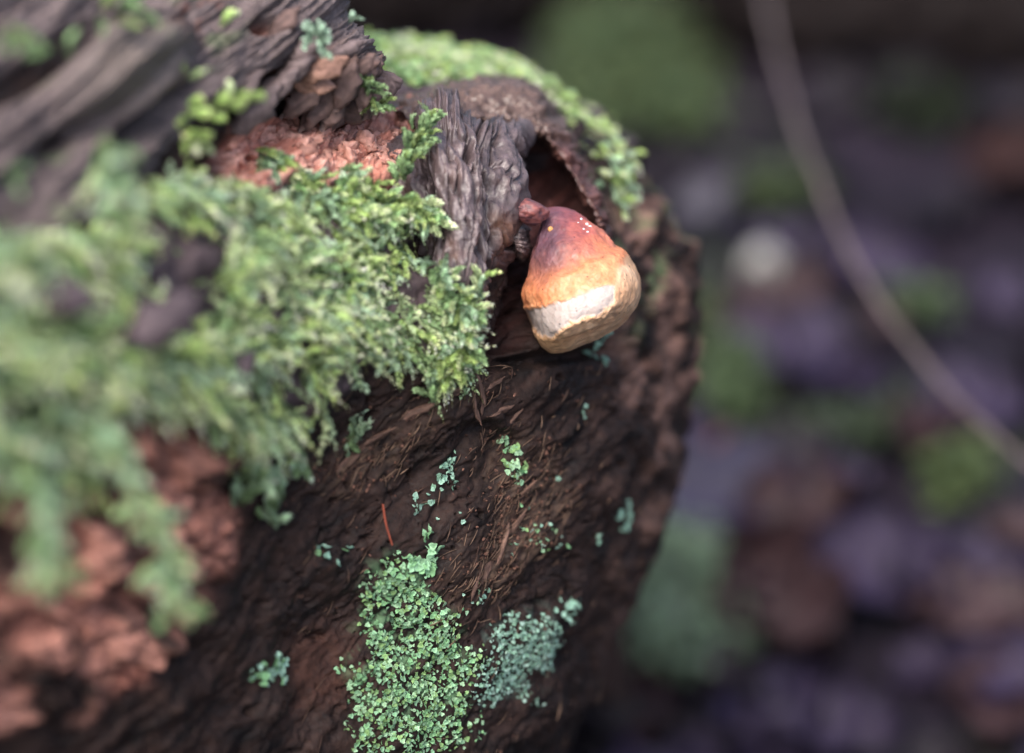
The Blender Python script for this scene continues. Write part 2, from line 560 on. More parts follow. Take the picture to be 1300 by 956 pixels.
def slab_h(a, b, e):
    wx = fbm(grain(a, b, e, 0, 1, 50) + 7, 3) * 16
    wy = fbm(grain(a, b, e, 0, 1, 50) + 47, 3) * 16
    A, B = a + wx, b + wy
    A2, B2 = a + .35 * wx, b + .35 * wy
    g1 = fbm(grain(A2, B2, e, -36, 12, 12) + 2, 5, ridged=True)
    g2 = fbm(grain(A2, B2, e, -38, 7, 46) + 12, 4)
    end = sstep(350, 440, a + wx) * sstep(40, 110, b + wy * 1.5)
    w1, w2, wi = worley(grain(A, B, e, -50, 2.0, 17) + 4)
    ch = 0.0045 * (wi - .45) + 0.005 * (.6 - w1)
    Hh = 0.0022 * g1 + 0.0090 * g2 + end * ch
    # flakes: stepped layers of wood along the grain
    st = fbm(grain(A2, B2, e, -37, 6, 34) + 80, 4)
    fr6 = st * 6 - np.floor(st * 6)
    lay = (np.floor(st * 6) + sstep(.0, .55, fr6)) / 6
    Hh += 0.009 * lay
    Hh += (.0008 + .002 * end) * fbm(grain(A, B, e, -36, 3.5, 7) + 23, 3) + 0.0006 * fbm(grain(a, b, e, -36, 3, 3.2), 2)
    kn = blob(a, b, KNOB[0] - 15, KNOB[1], 78, 50, .55, -25)
    Hh += kn * 0.016
    Hh -= blob(a, b, 60, 80, 110, 16, .8, -32) * .016
    Hh -= blob(a, b, 105, 165, 110, 14, .8, -35) * .010
    Hh -= blob(a, b, 190, 150, 60, 14, .8, -35) * .014
    Hh -= blob(a, b, 335, 35, 17, 11, .4) * .010
    return Hh, (A, B, g1, g2, st, w1, wi, end, kn)


def slab_c(a, b, e, x):
    A, B, g1, g2, st, w1, wi, end, kn = x
    t = np.clip(.45 + .5 * g1 + .35 * fbm(grain(A, B, e, -36, 5, 9) + 61, 4), 0, 1)
    cc = mix(PURPW * .45, GREYW * 1.0, t[:, None])
    cc = mix(cc, DARK * 1.6, sstep(-.05, -.45, g2)[:, None] * .8)
    cc = mix(cc, np.array([.15, .125, .11]) * mix(.6, 1.1, t)[:, None], (kn * .7)[:, None])
    br = end * np.clip(.35 + .9 * (wi - .5), 0, 1)
    cc = mix(cc, np.array([.24, .13, .10]), (br * .8)[:, None])
    h = blob(a, b, 335, 35, 15, 9, .4)
    cc = mix(cc, np.array([.26, .11, .08]), h[:, None])
    rb = blob(A, B, 240, 25, 60, 26, .6, -40) * sstep(-.1, .4, fbm(grain(A, B, e, -40, 2, 16) + 5, 3))
    cc = mix(cc, np.array([.20, .09, .065]), (rb * .7)[:, None])
    gfm = sstep(.18, .5, fbm(grain(A, B, e, -30, 2, 42) + 303, 3)) * (1 - sstep(250, 360, a))
    cc = mix(cc, GREENF, (gfm * .5)[:, None])
    return cc


_, SLAB = patch('weathered_slab', slab, [6, 36, 60, 75, 80, 80, 16], [8, 26, 70, 62, 62, 62, 34], slab_h, slab_c)

# ---- fluted grey wood left of the cavity
fl = np.array([
    [(505, 150, 1.03), (530, 150, 1.03), (570, 150, 1.03), (610, 160, 1.03), (640, 175, 1.03), (640, 180, 1.04)],
    [(492, 178, .985), (520, 152, .975), (562, 138, .975), (612, 150, .978), (652, 168, .990), (656, 176, 1.02)],
    [(486, 206, .972), (515, 196, .957), (560, 188, .953), (612, 192, .958), (650, 206, .975), (654, 214, 1.015)],
    [(488, 250, .97), (522, 248, .948), (565, 240, .943), (612, 243, .950), (650, 250, .966), (652, 255, 1.01)],
    [(500, 305, .965), (532, 305, .945), (572, 300, .940), (615, 300, .948), (648, 305, .965), (650, 308, 1.01)],
    [(520, 365, .96), (548, 365, .943), (582, 360, .940), (618, 360, .948), (645, 360, .968), (650, 365, 1.01)],
    [(545, 425, .965), (565, 430, .955), (592, 430, .955), (618, 425, .962), (638, 420, .98), (645, 420, 1.01)],
    [(560, 460, .985), (580, 465, .985), (600, 465, .985), (620, 460, .99), (632, 450, 1.0), (640, 450, 1.02)],
])


def fl_h(a, b, e):
    # folds run downwards and splay to the left low down
    t = (b - 130) / 300
    x = a - 10 * np.sin(t * 3.0) + 26 * (t - .35) * -1
    wx = fbm(grain(a, b, e, 90, 3, 34) + 3, 3) * 15
    A = x + wx * 1.4
    folds = (np.abs(np.sin(A / 13.0 + 1.1 * np.sin(b / 62.0))) ** .8)
    folds2 = np.abs(np.sin(A / 29.0 + .8))
    g1 = fbm(grain(A, b, e, 88, 6, 9) + 9, 4, ridged=True)
    fi = fbm(grain(A, b, e, 88, 7, 3.6) + 19, 3)
    g3 = fbm(grain(a + .4 * wx, b, e, 86, 12, 4.5) + 44, 4, ridged=True)
    ck = np.exp(-(fbm(grain(a + .6 * wx, b, e, 87, 9, 13) + 47, 3) / .05) ** 2)
    Hh = 0.0045 * folds + .0105 * folds2 + .0013 * g1 + .0008 * g3 - .0026 * ck + .0005 * fi + .004 * fbm(grain(a, b, e, 0, 1, 50), 3)
    Hh += 0.0005 * fbm(grain(a, b, e, 90, 2, 9) + 2, 3)
    # knotty upper lip
    Hh += blob(a, b, 590, 140, 60, 14, .6, 14) * .003
    Hh -= blob(a, b, 592, 200, 5, 11, .5, 10) * .008
    Hh -= blob(a, b, 598, 322, 5, 7, .5) * .007
    Hh -= blob(a, b, 540, 262, 5, 34, .5, 14) * .010
    Hh -= blob(a, b, 632, 330, 4, 30, .6, 5) * .006
    return Hh, (A, folds, folds2, g1, fi + .6 * g3 - .5 * ck)


def fl_c(a, b, e, x):
    A, fo, fo2, g1, fi = x
    t = np.clip(.35 + .4 * g1 + .45 * fi + .35 * fo2 - .1, 0, 1)
    cc = mix(np.array([.010, .007, .008]), np.array([.115, .086, .090]), t[:, None])
    br = sstep(0, .45, fbm(grain(A, b, e, 88, 3, 22) + 91, 4)) * sstep(190, 300, b)
    cc = mix(cc, np.array([.105, .052, .033]) * mix(.3, 1.2, t)[:, None], (br * .85)[:, None])
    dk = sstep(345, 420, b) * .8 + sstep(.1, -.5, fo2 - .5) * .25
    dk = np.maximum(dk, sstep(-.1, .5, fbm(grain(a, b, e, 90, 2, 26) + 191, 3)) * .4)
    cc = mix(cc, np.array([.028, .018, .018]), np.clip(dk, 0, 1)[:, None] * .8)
    return cc


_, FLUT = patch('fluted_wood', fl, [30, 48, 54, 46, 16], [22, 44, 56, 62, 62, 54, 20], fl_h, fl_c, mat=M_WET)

# ---- curved rim of wood over the cavity
arc = [(505, 145, .985, 80), (560, 118, .99, 95), (615, 104, 1.0, 110), (668, 112, 1.005, 118), (712, 150, 1.005, 122), (742, 205, 1.003, 128), (760, 262, 1.0, 130), (762, 330, 1.01, 140)]
rim = []
for (cx, cy, dd, th) in arc:
    pass
outer_ = [(495, 132), (552, 118), (612, 104), (668, 108), (714, 158), (744, 214), (767, 267), (780, 330)]
inner_ = [(540, 165), (595, 152), (648, 164), (682, 168), (704, 188), (735, 236), (760, 282), (768, 335)]
dp = [.985, .990, 1.0, 1.006, 1.006, 1.004, 1.0, 1.012]
rm = []
for k in range(8):
    o = np.array(outer_[k], float)
    i = np.array(inner_[k], float)
    dk = dp[k]
    line = []
    for (f, dz) in ((-.35, .13), (-.06, .055), (.0, .022), (.25, .009), (.55, .003), (.82, -.001), (.97, .002), (1.0, .03), (.9, .06)):
        q = o + (i - o) * f
        if f < -.1:
            q = o + (i - o) * .2
        line.append((q[0], q[1], dk + dz))
    rm.append(line)
rm = np.array(rm).transpose(1, 0, 2)


def rim_h(a, b, e):
    wx = fbm(grain(a, b, e, 0, 1, 30) + 13, 3) * 12
    g1 = fbm(grain(a + wx, b, e, 25, 4, 12) + 19, 4, ridged=True)
    lm = fbm(grain(a, b, e, 0, 1, 22) + 29, 4)
    w1, w2, wi = worley(grain(a + wx, b, e, 20, 1.6, 13) + 14)
    return .0030 * g1 + .0034 * lm + .0010 * (.6 - w1) + .0006 * fbm(grain(a, b, e, 20, 2, 4), 2), (g1, lm, w1)


def rim_c(a, b, e, x):
    g1, lm, w1 = x
    t = np.clip(.45 + .5 * g1 + .5 * lm, 0, 1)
    cc = mix(np.array([.028, .017, .016]), np.array([.125, .08, .065]), t[:, None])
    rd = sstep(650, 700, a) * sstep(150, 200, b)
    cc = mix(cc, np.array([.075, .028, .024]) * mix(.5, 1.3, t)[:, None], (rd * .8)[:, None])
    return cc


patch('cavity_rim', rm, [30] * 7, [6, 8, 12, 20, 22, 20, 12, 8], rim_h, rim_c, mat=M_WET)

# ---- back ledge behind (moss covered, farther away)
lg = np.array([
    [(440, 140, 1.20), (520, 130, 1.22), (600, 140, 1.24), (680, 180, 1.24), (760, 260, 1.24), (820, 330, 1.26)],
    [(440, 58, 1.13), (500, 60, 1.14), (580, 72, 1.15), (660, 96, 1.15), (740, 135, 1.14), (812, 185, 1.15)],
    [(440, 64, 1.09), (500, 68, 1.095), (580, 80, 1.10), (660, 104, 1.10), (735, 145, 1.10), (806, 200, 1.11)],
    [(440, 100, 1.05), (500, 105, 1.05), (570, 112, 1.05), (650, 135, 1.05), (715, 175, 1.055), (785, 240, 1.07)],
    [(440, 150, 1.03), (500, 160, 1.03), (560, 170, 1.03), (640, 200, 1.03), (700, 240, 1.04), (770, 300, 1.06)],
])


def lg_h(a, b, e):
    g = fbm(grain(a, b, e, 10, 2, 30) + 5, 4)
    return .006 * g, g


def lg_c(a, b, e, g):
    cc = mix(DARK * 1.3, PURPW * 1.0, np.clip(.5 + g, 0, 1)[:, None])
    return cc


_, LEDGE = patch('back_ledge', lg, [30] * 5, [10, 14, 30, 30], lg_h, lg_c)


# ---- small separate splinters and chips at the broken end of the slab
def chip_mesh(name, seed, mat, c0, c1, parent):
    r = np.random.default_rng(seed)
    nu, nv = 14, 9
    th = np.linspace(0, 2 * np.pi, nu, endpoint=False)
    s = np.linspace(0, 1, nv)
    prof = np.sin(np.pi * np.clip(s, .02, .98)) ** .55
    V = []
    for k in range(nv):
        x = (s[k] - .5) * 2
        rr = prof[k] * (1 + .25 * np.sin(th * 2 + r.uniform(0, 6)) + .18 * np.sin(th * 3 + r.uniform(0, 6)) + r.normal(0, .06, nu))
        V.append(np.stack([np.full(nu, x) + .15 * np.sin(th + k), rr * np.cos(th) * .42, rr * np.sin(th) * .26], -1))
    V = np.concatenate(V)
    V += .06 * np.stack([perlin(V * 3 + seed + q) for q in (0, 9, 18)], -1)
    t = np.clip(.5 + perlin(V * np.array([1, 5, 5]) + seed), 0, 1)
    return V, grid_faces(nv, nu, True), mix(np.array(c0), np.array(c1), t[:, None])


def place_chip(seed, uu, vv, dd, ln, ang, tilt, c0, c1, name='wood_chip', label=None):
    V, Fc, cc = chip_mesh(name, seed, M_WOOD, c0, c1, LOG)
    a = math.radians(ang)
    ax = math.cos(a) * RIGHT - math.sin(a) * UP
    ax = ax + tilt * -FWD
    ax /= np.linalg.norm(ax)
    az = -FWD - ax * np.dot(-FWD, ax)
    az /= np.linalg.norm(az)
    ay = np.cross(az, ax)
    W = P(uu, vv, dd) + ln / 2 * (V[:, :1] * ax + V[:, 1:2] * ay + V[:, 2:] * az)
    o = mesh_from(name, W, Fc, M_WOOD, LOG, cc)
    if label:
        o['label'] = label
    return o


chips = [(412, 88, .928, .016, -20, .2, 'p'), (398, 108, .934, .014, 10, .1, 'p'), (440, 108, .938, .018, -65, .3, 'b'), (462, 112, .945, .014, -80, .2, 'b'), (428, 128, .945, .020, -60, .1, 'b'),
         (404, 138, .944, .018, -50, .2, 'b'), (455, 88, .94, .014, -35, .3, 'b'), (385, 128, .936, .017, -35, .2, 'b'), (470, 128, .955, .013, -70, .1, 'b'), (448, 140, .957, .016, 5, .0, 'b'),
         (418, 152, .955, .016, -40, .0, 'b'), (360, 30, .922, .014, -40, .2, 'b'), (372, 92, .925, .016, -32, .2, 'g'), (350, 112, .922, .018, -35, .1, 'g'), (476, 88, .955, .010, -60, .1, 'b'),
         (322, 140, .92, .022, -38, .1, 'g'), (300, 118, .908, .020, -34, .1, 'g'), (392, 60, .926, .016, -28, .1, 'g'), (436, 66, .936, .014, -22, .1, 'g')]
for k, (a, b, e, ln, an, ti, kd) in enumerate(chips):
    c0, c1 = {'p': ((.20, .11, .085), (.36, .21, .16)), 'b': ((.05, .033, .032), (.16, .105, .095)), 'g': ((.06, .045, .047), (.17, .13, .13))}[kd]
    place_chip(100 + k, a, b, e - .004, ln, an, ti, c0, c1)

for k, (a, b, ln, an) in enumerate([(604, 492, .011, -70), (612, 505, .013, -80), (600, 520, .010, -60), (620, 488, .009, 30), (596, 505, .008, -100), (636, 520, .012, 25), (655, 530, .010, 35), (560, 500, .016, 15), (520, 525, .018, 22),
                                    (640, 700, .018, 55), (622, 722, .016, 50), (655, 672, .014, 60), (600, 735, .014, 45), (665, 625, .012, 60), (470, 560, .018, 30), (440, 590, .015, 35)]):
    i = int(np.argmin(np.where(vis, (u - a) ** 2 + (v - b) ** 2, 1e12)))
    V, Fc, cc = chip_mesh('x', 300 + k, None, (.05, .028, .022), (.17, .10, .075), None)
    V = V * np.array([1, .45, .5])
    nrm = BODY['n'][i]
    t_ = math.cos(math.radians(an)) * RIGHT + math.sin(math.radians(an)) * UP
    t_ = t_ - nrm * np.dot(t_, nrm) + nrm * .08
    t_ /= np.linalg.norm(t_)
    s_2 = np.cross(nrm, t_)
    mesh_from('splinter', BODY['p'][i] + ln / 2 * (V[:, :1] * t_ + V[:, 1:2] * s_2 + V[:, 2:] * nrm), Fc, M_WOOD, LOG, cc)

# crumbs of red rot, joined
cr = np.random.default_rng(3)
Vs, Fs, Cs = [], [], []
off = 0
sdr = poly_sd(u, v, ROT_POLY)
cand = np.where((sdr > 2) & vis)[0]
for k in range(260):
    i = cand[cr.integers(len(cand))]
    V, Fc, cc = chip_mesh('x', 500 + k, None, (.34, .14, .105), (.60, .34, .28), None)
    V = V[:, [0, 1, 2]] * np.array([1, 1.8, 2.0])
    q = cr.normal(size=(3, 3))
    q, _ = np.linalg.qr(q)
    s = cr.uniform(.0005, .0018) * (2.2 if cr.random() < .1 else .8)
    Vs.append(BODY['p'][i] + s * V @ q)
    Fs.append(Fc + off)
    off += len(V)
    Cs.append(cc * cr.uniform(.7, 1.15))
o = mesh_from('rot_crumbs', np.concatenate(Vs), np.concatenate(Fs), M_WOOD, LOG, np.concatenate(Cs))
o['kind'] = 'stuff'


for (a, b, e, rx, ry, an, sd_) in ((207, 405, .802, .0118, .0062, -28, 4.2), (80, 378, .782, .009, .006, 10, 8.8), (300, 470, .862, .007, .0045, -35, 6.1)):
    blobmesh_w = (a, b, e, rx, ry, an, sd_)
    W_, F_, C_ = chip_mesh('x', int(sd_ * 10), None, (.035, .026, .032), (.085, .065, .075), None)
    aa = math.radians(-an)
    ax = math.cos(aa) * RIGHT + math.sin(aa) * UP
    ay = np.cross(-FWD, ax)
    mesh_from('wood_knob', P(a, b, e) + W_[:, :1] * ax * rx + W_[:, 1:2] * ay * ry * 2.2 + W_[:, 2:] * -FWD * ry * 2.8, F_, M_WOOD, LOG, C_)
# loose fibres and crumbs clinging to the dark face
fr2 = np.random.default_rng(8)
fm_w = (np.clip(fib, 0, 1) + .07) * low * (1 - m_rot) * vis * (u > 380) * (u < 860) * (v > 440) * (v < 960)
ii = fr2.choice(len(u), 620, p=fm_w / fm_w.sum())
Vs, Fs, Cs, off = [], [], [], 0
for i in ii:
    a = math.radians(50 + fr2.normal(0, 16))
    ax = math.cos(a) * RIGHT + math.sin(a) * UP
    nrm = BODY['n'][i]
    ax = ax - nrm * np.dot(ax, nrm)
    ax /= np.linalg.norm(ax)
    sd_ = np.cross(nrm, ax)
    L_ = fr2.uniform(.002, .008)
    t_ = np.linspace(0, 1, 7)[:, None]
    bend = fr2.normal(0, .22)
    path = BODY['p'][i] + L_ * (ax * (t_ - .5) + sd_ * bend * t_ ** 2) + nrm * (.0003 + fr2.uniform(0, .0009) * np.sin(t_ * 2.6))
    rad_ = fr2.uniform(.00010, .00028) * np.sin(np.pi * (t_ * .9 + .05))
    ring = [path + rad_ * (math.cos(q) * sd_ + math.sin(q) * nrm) for q in (0, 1.57, 3.14, 4.71)]
    V = np.stack(ring, 1).reshape(-1, 3)
    Vs.append(V)
    Fs.append(grid_faces(7, 4, True) + off)
    off += len(V)
    Cs.append(np.tile(mix(BROWN * 1.2, TAN, fr2.random()) * fr2.uniform(.5, 1.0), (len(V), 1)))
for k in range(900):
    i = fr2.choice(ii) + int(fr2.integers(-12, 12))
    V, Fc, cc = chip_mesh('x', 1200 + k % 40, None, (.035, .018, .015), (.13, .065, .045), None)
    q, _ = np.linalg.qr(fr2.normal(size=(3, 3)))
    V = BODY['p'][i] + fr2.uniform(.0002, .0009) * (V * np.array([1, 1.5, 1.8])) @ q
    Vs.append(V)
    Fs.append(Fc + off)
    off += len(V)
    Cs.append(cc * fr2.choice([.5, 1, 1.8]))
o = mesh_from('loose_fibres', np.concatenate(Vs), np.concatenate(Fs), M_WOOD, LOG, np.concatenate(Cs))
o['kind'] = 'stuff'


# ------------------------------------------------------------------ moss
def make_strands(p, n, flow, length, rad, cols, K=13, A=5, lift=.4, grav=.35, seed=0, leafw=.42, leafl=1.0, droop=None):
    """p, n, flow: (N,3); a curved shoot with whorls of small pointed leaves"""
    r = np.random.default_rng(seed)
    N = len(p)
    t = flow - n * np.einsum('ij,ij->i', flow, n)[:, None]
    t /= np.linalg.norm(t, axis=1)[:, None] + 1e-9
    side = np.cross(n, t)
    s = np.linspace(0, 1, K)[None, :, None]
    bend = r.normal(0, .35, (N, 1, 1))
    L = length[:, None, None]
    lf = (lift * r.uniform(.4, 1.6, (N, 1, 1)))
    X = p[:, None] + L * (t[:, None] * s * .92 + side[:, None] * bend * s ** 2 + n[:, None] * (lf * (s - .45 * s ** 2)))
    X[..., 2] -= (L * grav * s ** 2.2)[..., 0] * r.uniform(.3, 1.4, (N, 1))
    X += .02 * L * r.normal(size=(N, K, 3))
    T = np.gradient(X, axis=1)
    T /= np.linalg.norm(T, axis=-1)[..., None]
    ref = r.normal(size=(N, 1, 3))
    B = np.cross(T, ref)
    B /= np.linalg.norm(B, axis=-1)[..., None] + 1e-9
    C = np.cross(T, B)
    taper = (np.sin(np.pi * np.clip(s * .86 + .13, 0, 1)) ** .6)
    Vl = []
    for a in range(A):
        ph = 2 * np.pi * a / A + np.arange(K)[None, :, None] * 2.399 + r.uniform(-.5, .5, (N, K, 1))
        R = B * np.cos(ph) + C * np.sin(ph)
        W = np.cross(T, R)
        jl = r.uniform(.7, 1.3, (N, K, 1))
        rr = rad[:, None, None] * taper * jl * leafl
        sh = r.uniform(-.5, .5, (N, K, 1)) * (L / K)
        b0 = X + T * sh
        tip = b0 + T * rr * r.uniform(.9, 1.5, (N, K, 1)) + R * rr * .85
        m = b0 + T * rr * .35 + R * rr * .55
        ww = W * rr * leafw
        Vl.append(np.stack([b0, m + ww, tip, m - ww], 2))
    V = np.stack(Vl, 2)  # N K A 4 3
    ql = V.reshape(-1, 4, 3)
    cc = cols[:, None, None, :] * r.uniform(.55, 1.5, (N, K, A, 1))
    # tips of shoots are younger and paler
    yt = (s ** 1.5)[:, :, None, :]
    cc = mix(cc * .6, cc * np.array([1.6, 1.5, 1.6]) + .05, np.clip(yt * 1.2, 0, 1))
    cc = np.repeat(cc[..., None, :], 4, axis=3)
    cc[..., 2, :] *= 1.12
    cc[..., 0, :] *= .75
    V = ql.reshape(-1, 3)
    cc = cc.reshape(-1, 3)
    Fc = np.arange(len(V)).reshape(-1, 4)
    # stem strip
    wst = rad[:, None, None] * .13
    sv = np.stack([X + B * wst, X - B * wst * .5 + C * wst * .87, X - B * wst * .5 - C * wst * .87], 2)
    b = len(V)
    sc = np.broadcast_to(np.array([.10, .10, .035]), (N * K * 3, 3))
    base = (np.arange(N)[:, None] * K + np.arange(K - 1)[None])[..., None] * 3
    f = []
    for e in range(3):
        e2 = (e + 1) % 3
        f.append(np.concatenate([base + e, base + e2, base + 3 + e2, base + 3 + e], -1))
    sf = np.stack(f, 2).reshape(-1, 4) + b
    return np.concatenate([V, sv.reshape(-1, 3)]), np.concatenate([Fc, sf]), np.concatenate([cc, sc]), X


G_YEL = np.array([.40, .56, .20])
G_MID = np.array([.26, .41, .19])
G_COOL = np.array([.36, .53, .34])
G_PALE = np.array([.60, .76, .41])
G_DARK = np.array([.10, .17, .07])


def moss_cols(N, r, pal, wts):
    k = r.choice(len(pal), N, p=wts)
    c0 = np.array(pal)[k] * 1.15
    return c0 * r.uniform(.75, 1.2, (N, 1))


def join(parts):
    Vv, Ff, Cc, o = [], [], [], 0
    for (V, Fc, C) in parts:
        Vv.append(V)
        Ff.append(Fc + o)
        Cc.append(C)
        o += len(V)
    return np.concatenate(Vv), np.concatenate(Ff), np.concatenate(Cc)


def dirs(ang):
    a = np.radians(ang)
    return np.cos(a)[:, None] * RIGHT - np.sin(a)[:, None] * UP


r = np.random.default_rng(21)
mu, mv = BODY['u'], BODY['v']
wob = fbm(grain(mu, mv, BODY['d'], 0, 1, 40) + 222, 3)
sdm = poly_sd(mu + wob * 22, mv + wob * 22, MOSS_POLY)
dens = sstep(-3, 14, sdm)
gap = sstep(-.02, .12, fbm(grain(mu, mv, BODY['d'], -20, 1.3, 74) + 400, 3))
dens = dens * (1 - .985 * gap)
# bare places seen in the photograph
for (x, y, rx, ry, an) in ((205, 408, 54, 30, -25), (75, 372, 34, 24, 0), (410, 470, 40, 26, -30), (150, 620, 50, 40, 0), (345, 545, 36, 24, 0), (330, 400, 26, 16, 20), (395, 330, 24, 14, 30), (280, 480, 30, 20, -10), (525, 270, 20, 12, 0), (455, 435, 18, 12, 0), (100, 480, 30, 20, 0)):
    dens *= 1 - .95 * blob(mu, mv, x, y, rx, ry, .3, an)
# area weight
pp = BODY['p'].reshape(shp + (3,))
ar = np.linalg.norm(np.cross(np.gradient(pp, axis=1), np.gradient(pp, axis=0)), axis=-1).ravel()
wgt = dens * ar * (mu > -120) * (mv < 760) * vis
wgt /= wgt.sum()
N = 1900
idx = r.choice(len(mu), N, p=wgt)
p = BODY['p'][idx] + BODY['n'][idx] * r.uniform(-.001, .003, (N, 1))
ua, va = mu[idx], mv[idx]
# shoots flow to the right and hang down at the lower edge of the cushion
hang = sstep(420, 560, va + .25 * (ua - 300))
ang = mix(r.normal(10, 40, N) + 75 * fbm(grain(ua, va, 0 * ua, 0, 1, 55) + 640, 2), r.normal(80, 18, N), hang)
fr = ang
left = sstep(430, 150, ua)
length = r.uniform(.007, .0150, N) * (1 + .25 * left) * (1 + .25 * hang)
rad = r.uniform(.0008, .0014, N) * (1 + .15 * left)
coln = fbm(grain(ua, va, 0 * ua, 0, 1, 70) + 500, 3)
pal = [G_YEL, G_MID, G_COOL, G_PALE, G_DARK]
cols = moss_cols(N, r, pal, [.25, .20, .18, .32, .05])
cols = mix(cols, G_COOL * .9, (sstep(0, .4, coln) * .3)[:, None])
cols = mix(cols, G_YEL, (sstep(0, -.4, coln) * .22)[:, None])
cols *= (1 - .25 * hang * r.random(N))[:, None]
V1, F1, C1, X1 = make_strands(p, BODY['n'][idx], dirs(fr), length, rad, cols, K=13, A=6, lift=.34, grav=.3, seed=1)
parts_m = [(V1, F1, C1)]
# side branches: start along parents
bi = r.choice(N, 900)
bk = r.integers(3, 8, 900)
pb = X1[bi, bk]
ang2 = fr[bi] + r.choice([-1, 1], 900) * r.uniform(35, 70, 900)
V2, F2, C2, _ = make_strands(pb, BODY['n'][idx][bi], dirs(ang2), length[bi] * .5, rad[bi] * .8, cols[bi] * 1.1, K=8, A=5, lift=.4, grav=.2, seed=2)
parts_m.append((V2, F2, C2))
V, Fc, C = join(parts_m)
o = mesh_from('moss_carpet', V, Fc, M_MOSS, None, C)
tag(o, 'thick feathery green moss carpet covering the left and front of the rotten log', 'moss', kind='stuff')


def spline_strands(paths, seed, pal, lenr=(.008, .014), radr=(.0012, .0019), per=9, spread=3, jang=35, dofs=-.006, dens=1.0, liftv=.5):
    """moss growing along a line on the wood; paths of (u, v, d)"""
    r = np.random.default_rng(seed)
    out = []
    for path in paths:
        path = np.array(path, float)
        seg = np.hypot(*np.diff(path[:, :2], axis=0).T)
        cum = np.concatenate([[0], np.cumsum(seg)])
        n = max(2, int(cum[-1] / per * dens))
        t = r.uniform(0, cum[-1], n)
        q = np.stack([np.interp(t, cum, path[:, k]) for k in range(3)], -1)
        q2 = np.stack([np.interp(t + 2, cum, path[:, k]) for k in range(3)], -1)
        q1 = np.stack([np.interp(t - 2, cum, path[:, k]) for k in range(3)], -1)
        an = np.degrees(np.arctan2(q2[:, 1] - q1[:, 1], q2[:, 0] - q1[:, 0])) + r.normal(0, jang, n)
        pos = P(q[:, 0] + r.normal(0, spread, n), q[:, 1] + r.normal(0, spread, n), q[:, 2] + dofs + r.uniform(-.002, .002, n))
        nn_ = np.tile(-FWD * .8 + UP * .5, (n, 1)) + r.normal(0, .25, (n, 3))
        nn_ /= np.linalg.norm(nn_, axis=1)[:, None]
        ln = r.uniform(*lenr, n)
        rd = r.uniform(*radr, n)
        cc = moss_cols(n, r, pal, np.ones(len(pal)) / len(pal))
        a, b, c_, _ = make_strands(pos, nn_, dirs(an), ln, rd, cc, K=12, A=6, lift=liftv, grav=.12, seed=seed + 1)
        out.append((a, b, c_))
    return join(out)


# the frond standing up at the front edge of the carpet (sharp) and the tufts round it
V, Fc, C = spline_strands([[(580, 470, .945), (590, 420, .94), (602, 385, .938), (610, 362, .937)], [(550, 500, .94), (540, 470, .94), (570, 430, .94), (585, 400, .94)],
                           [(552, 340, .935), (565, 362, .935), (586, 388, .935)], [(552, 322, .934), (555, 345, .934)], [(586, 385, .936), (592, 440, .94), (570, 480, .94)]],
                          31, [G_MID * 1.1, G_YEL * .9, G_COOL * 1.1, G_PALE * .8], lenr=(.005, .010), radr=(.0010, .0016), per=2.6, spread=5, jang=40, dofs=-.004)
o = mesh_from('moss_tuft', V, Fc, M_MOSS, None, C)
tag(o, 'bright moss frond pointing up at the right tip of the carpet, left of the fungus', 'moss', kind='stuff')
V, Fc, C = spline_strands([[(505, 235, .943), (515, 205, .943), (530, 175, .946), (548, 150, .95)]], 33, [G_MID * .9, G_YEL * .7, G_MID], lenr=(.005, .008), radr=(.0009, .0014), per=1.5, spread=3.5, jang=24)
o = mesh_from('moss_tuft', V, Fc, M_MOSS, None, C)
tag(o, 'narrow upright moss tuft between the red rotten wood and the grey fluted wood', 'moss', kind='stuff')
V, Fc, C = spline_strands([[(328, 192, .925), (345, 212, .925), (375, 226, .925), (400, 245, .925), (440, 252, .93), (480, 252, .935), (515, 258, .938), (545, 272, .94)], [(370, 245, .92), (430, 268, .925), (490, 275, .93)], [(430, 222, .93), (445, 240, .93)]],
                          35, [G_MID, G_COOL, G_YEL * .8, G_PALE * .8], lenr=(.006, .011), radr=(.0012, .0018), per=2.0, spread=6, jang=50, dofs=-.004, liftv=.25)
o = mesh_from('moss_fringe', V, Fc, M_MOSS, None, C)
tag(o, 'crisp fringe of moss along the lower edge of the red rotten wood', 'moss', kind='stuff')
# sprigs on the slab
V, Fc, C = spline_strands([[(232, 140, .862), (250, 160, .862), (255, 185, .866)], [(262, 140, .862), (290, 138, .866), (312, 120, .868)], [(278, 32, .888), (284, 34, .89)], [(234, 96, .87), (240, 97, .87)]],
                          37, [G_YEL * .9, G_YEL * 1.1, G_PALE * .8], lenr=(.005, .009), per=6.0, spread=5, jang=50, dofs=-.005)
o = mesh_from('moss_sprig', V, Fc, M_MOSS, None, C)
tag(o, 'sparse yellow-green moss sprigs scattered on the grey weathered slab', 'moss', kind='stuff')
V, Fc, C = spline_strands([[(130, 20, .84), (160, 10, .845)], [(5, 30, .79), (15, 60, .79)], [(80, 62, .815), (95, 66, .815)], [(0, 225, .775), (15, 228, .775)]],
                          39, [G_MID * .9, G_MID * 1.1, G_YEL * .8], lenr=(.007, .012), per=6, spread=7, jang=60, dofs=-.010)
o = mesh_from('moss_sprig', V, Fc, M_MOSS, None, C)
tag(o, 'blurred green moss sprigs near the upper left corner of the slab', 'moss', kind='stuff')
V, Fc, C = spline_strands([[(468, 118, .945), (474, 128, .95), (482, 132, .955)], [(462, 120, .945), (470, 105, .945)]], 41, [G_MID * .8, G_YEL * .7], lenr=(.005, .008), radr=(.0008, .0012), per=1.6, spread=4, jang=60)
o = mesh_from('moss_sprig', V, Fc, M_MOSS, None, C)
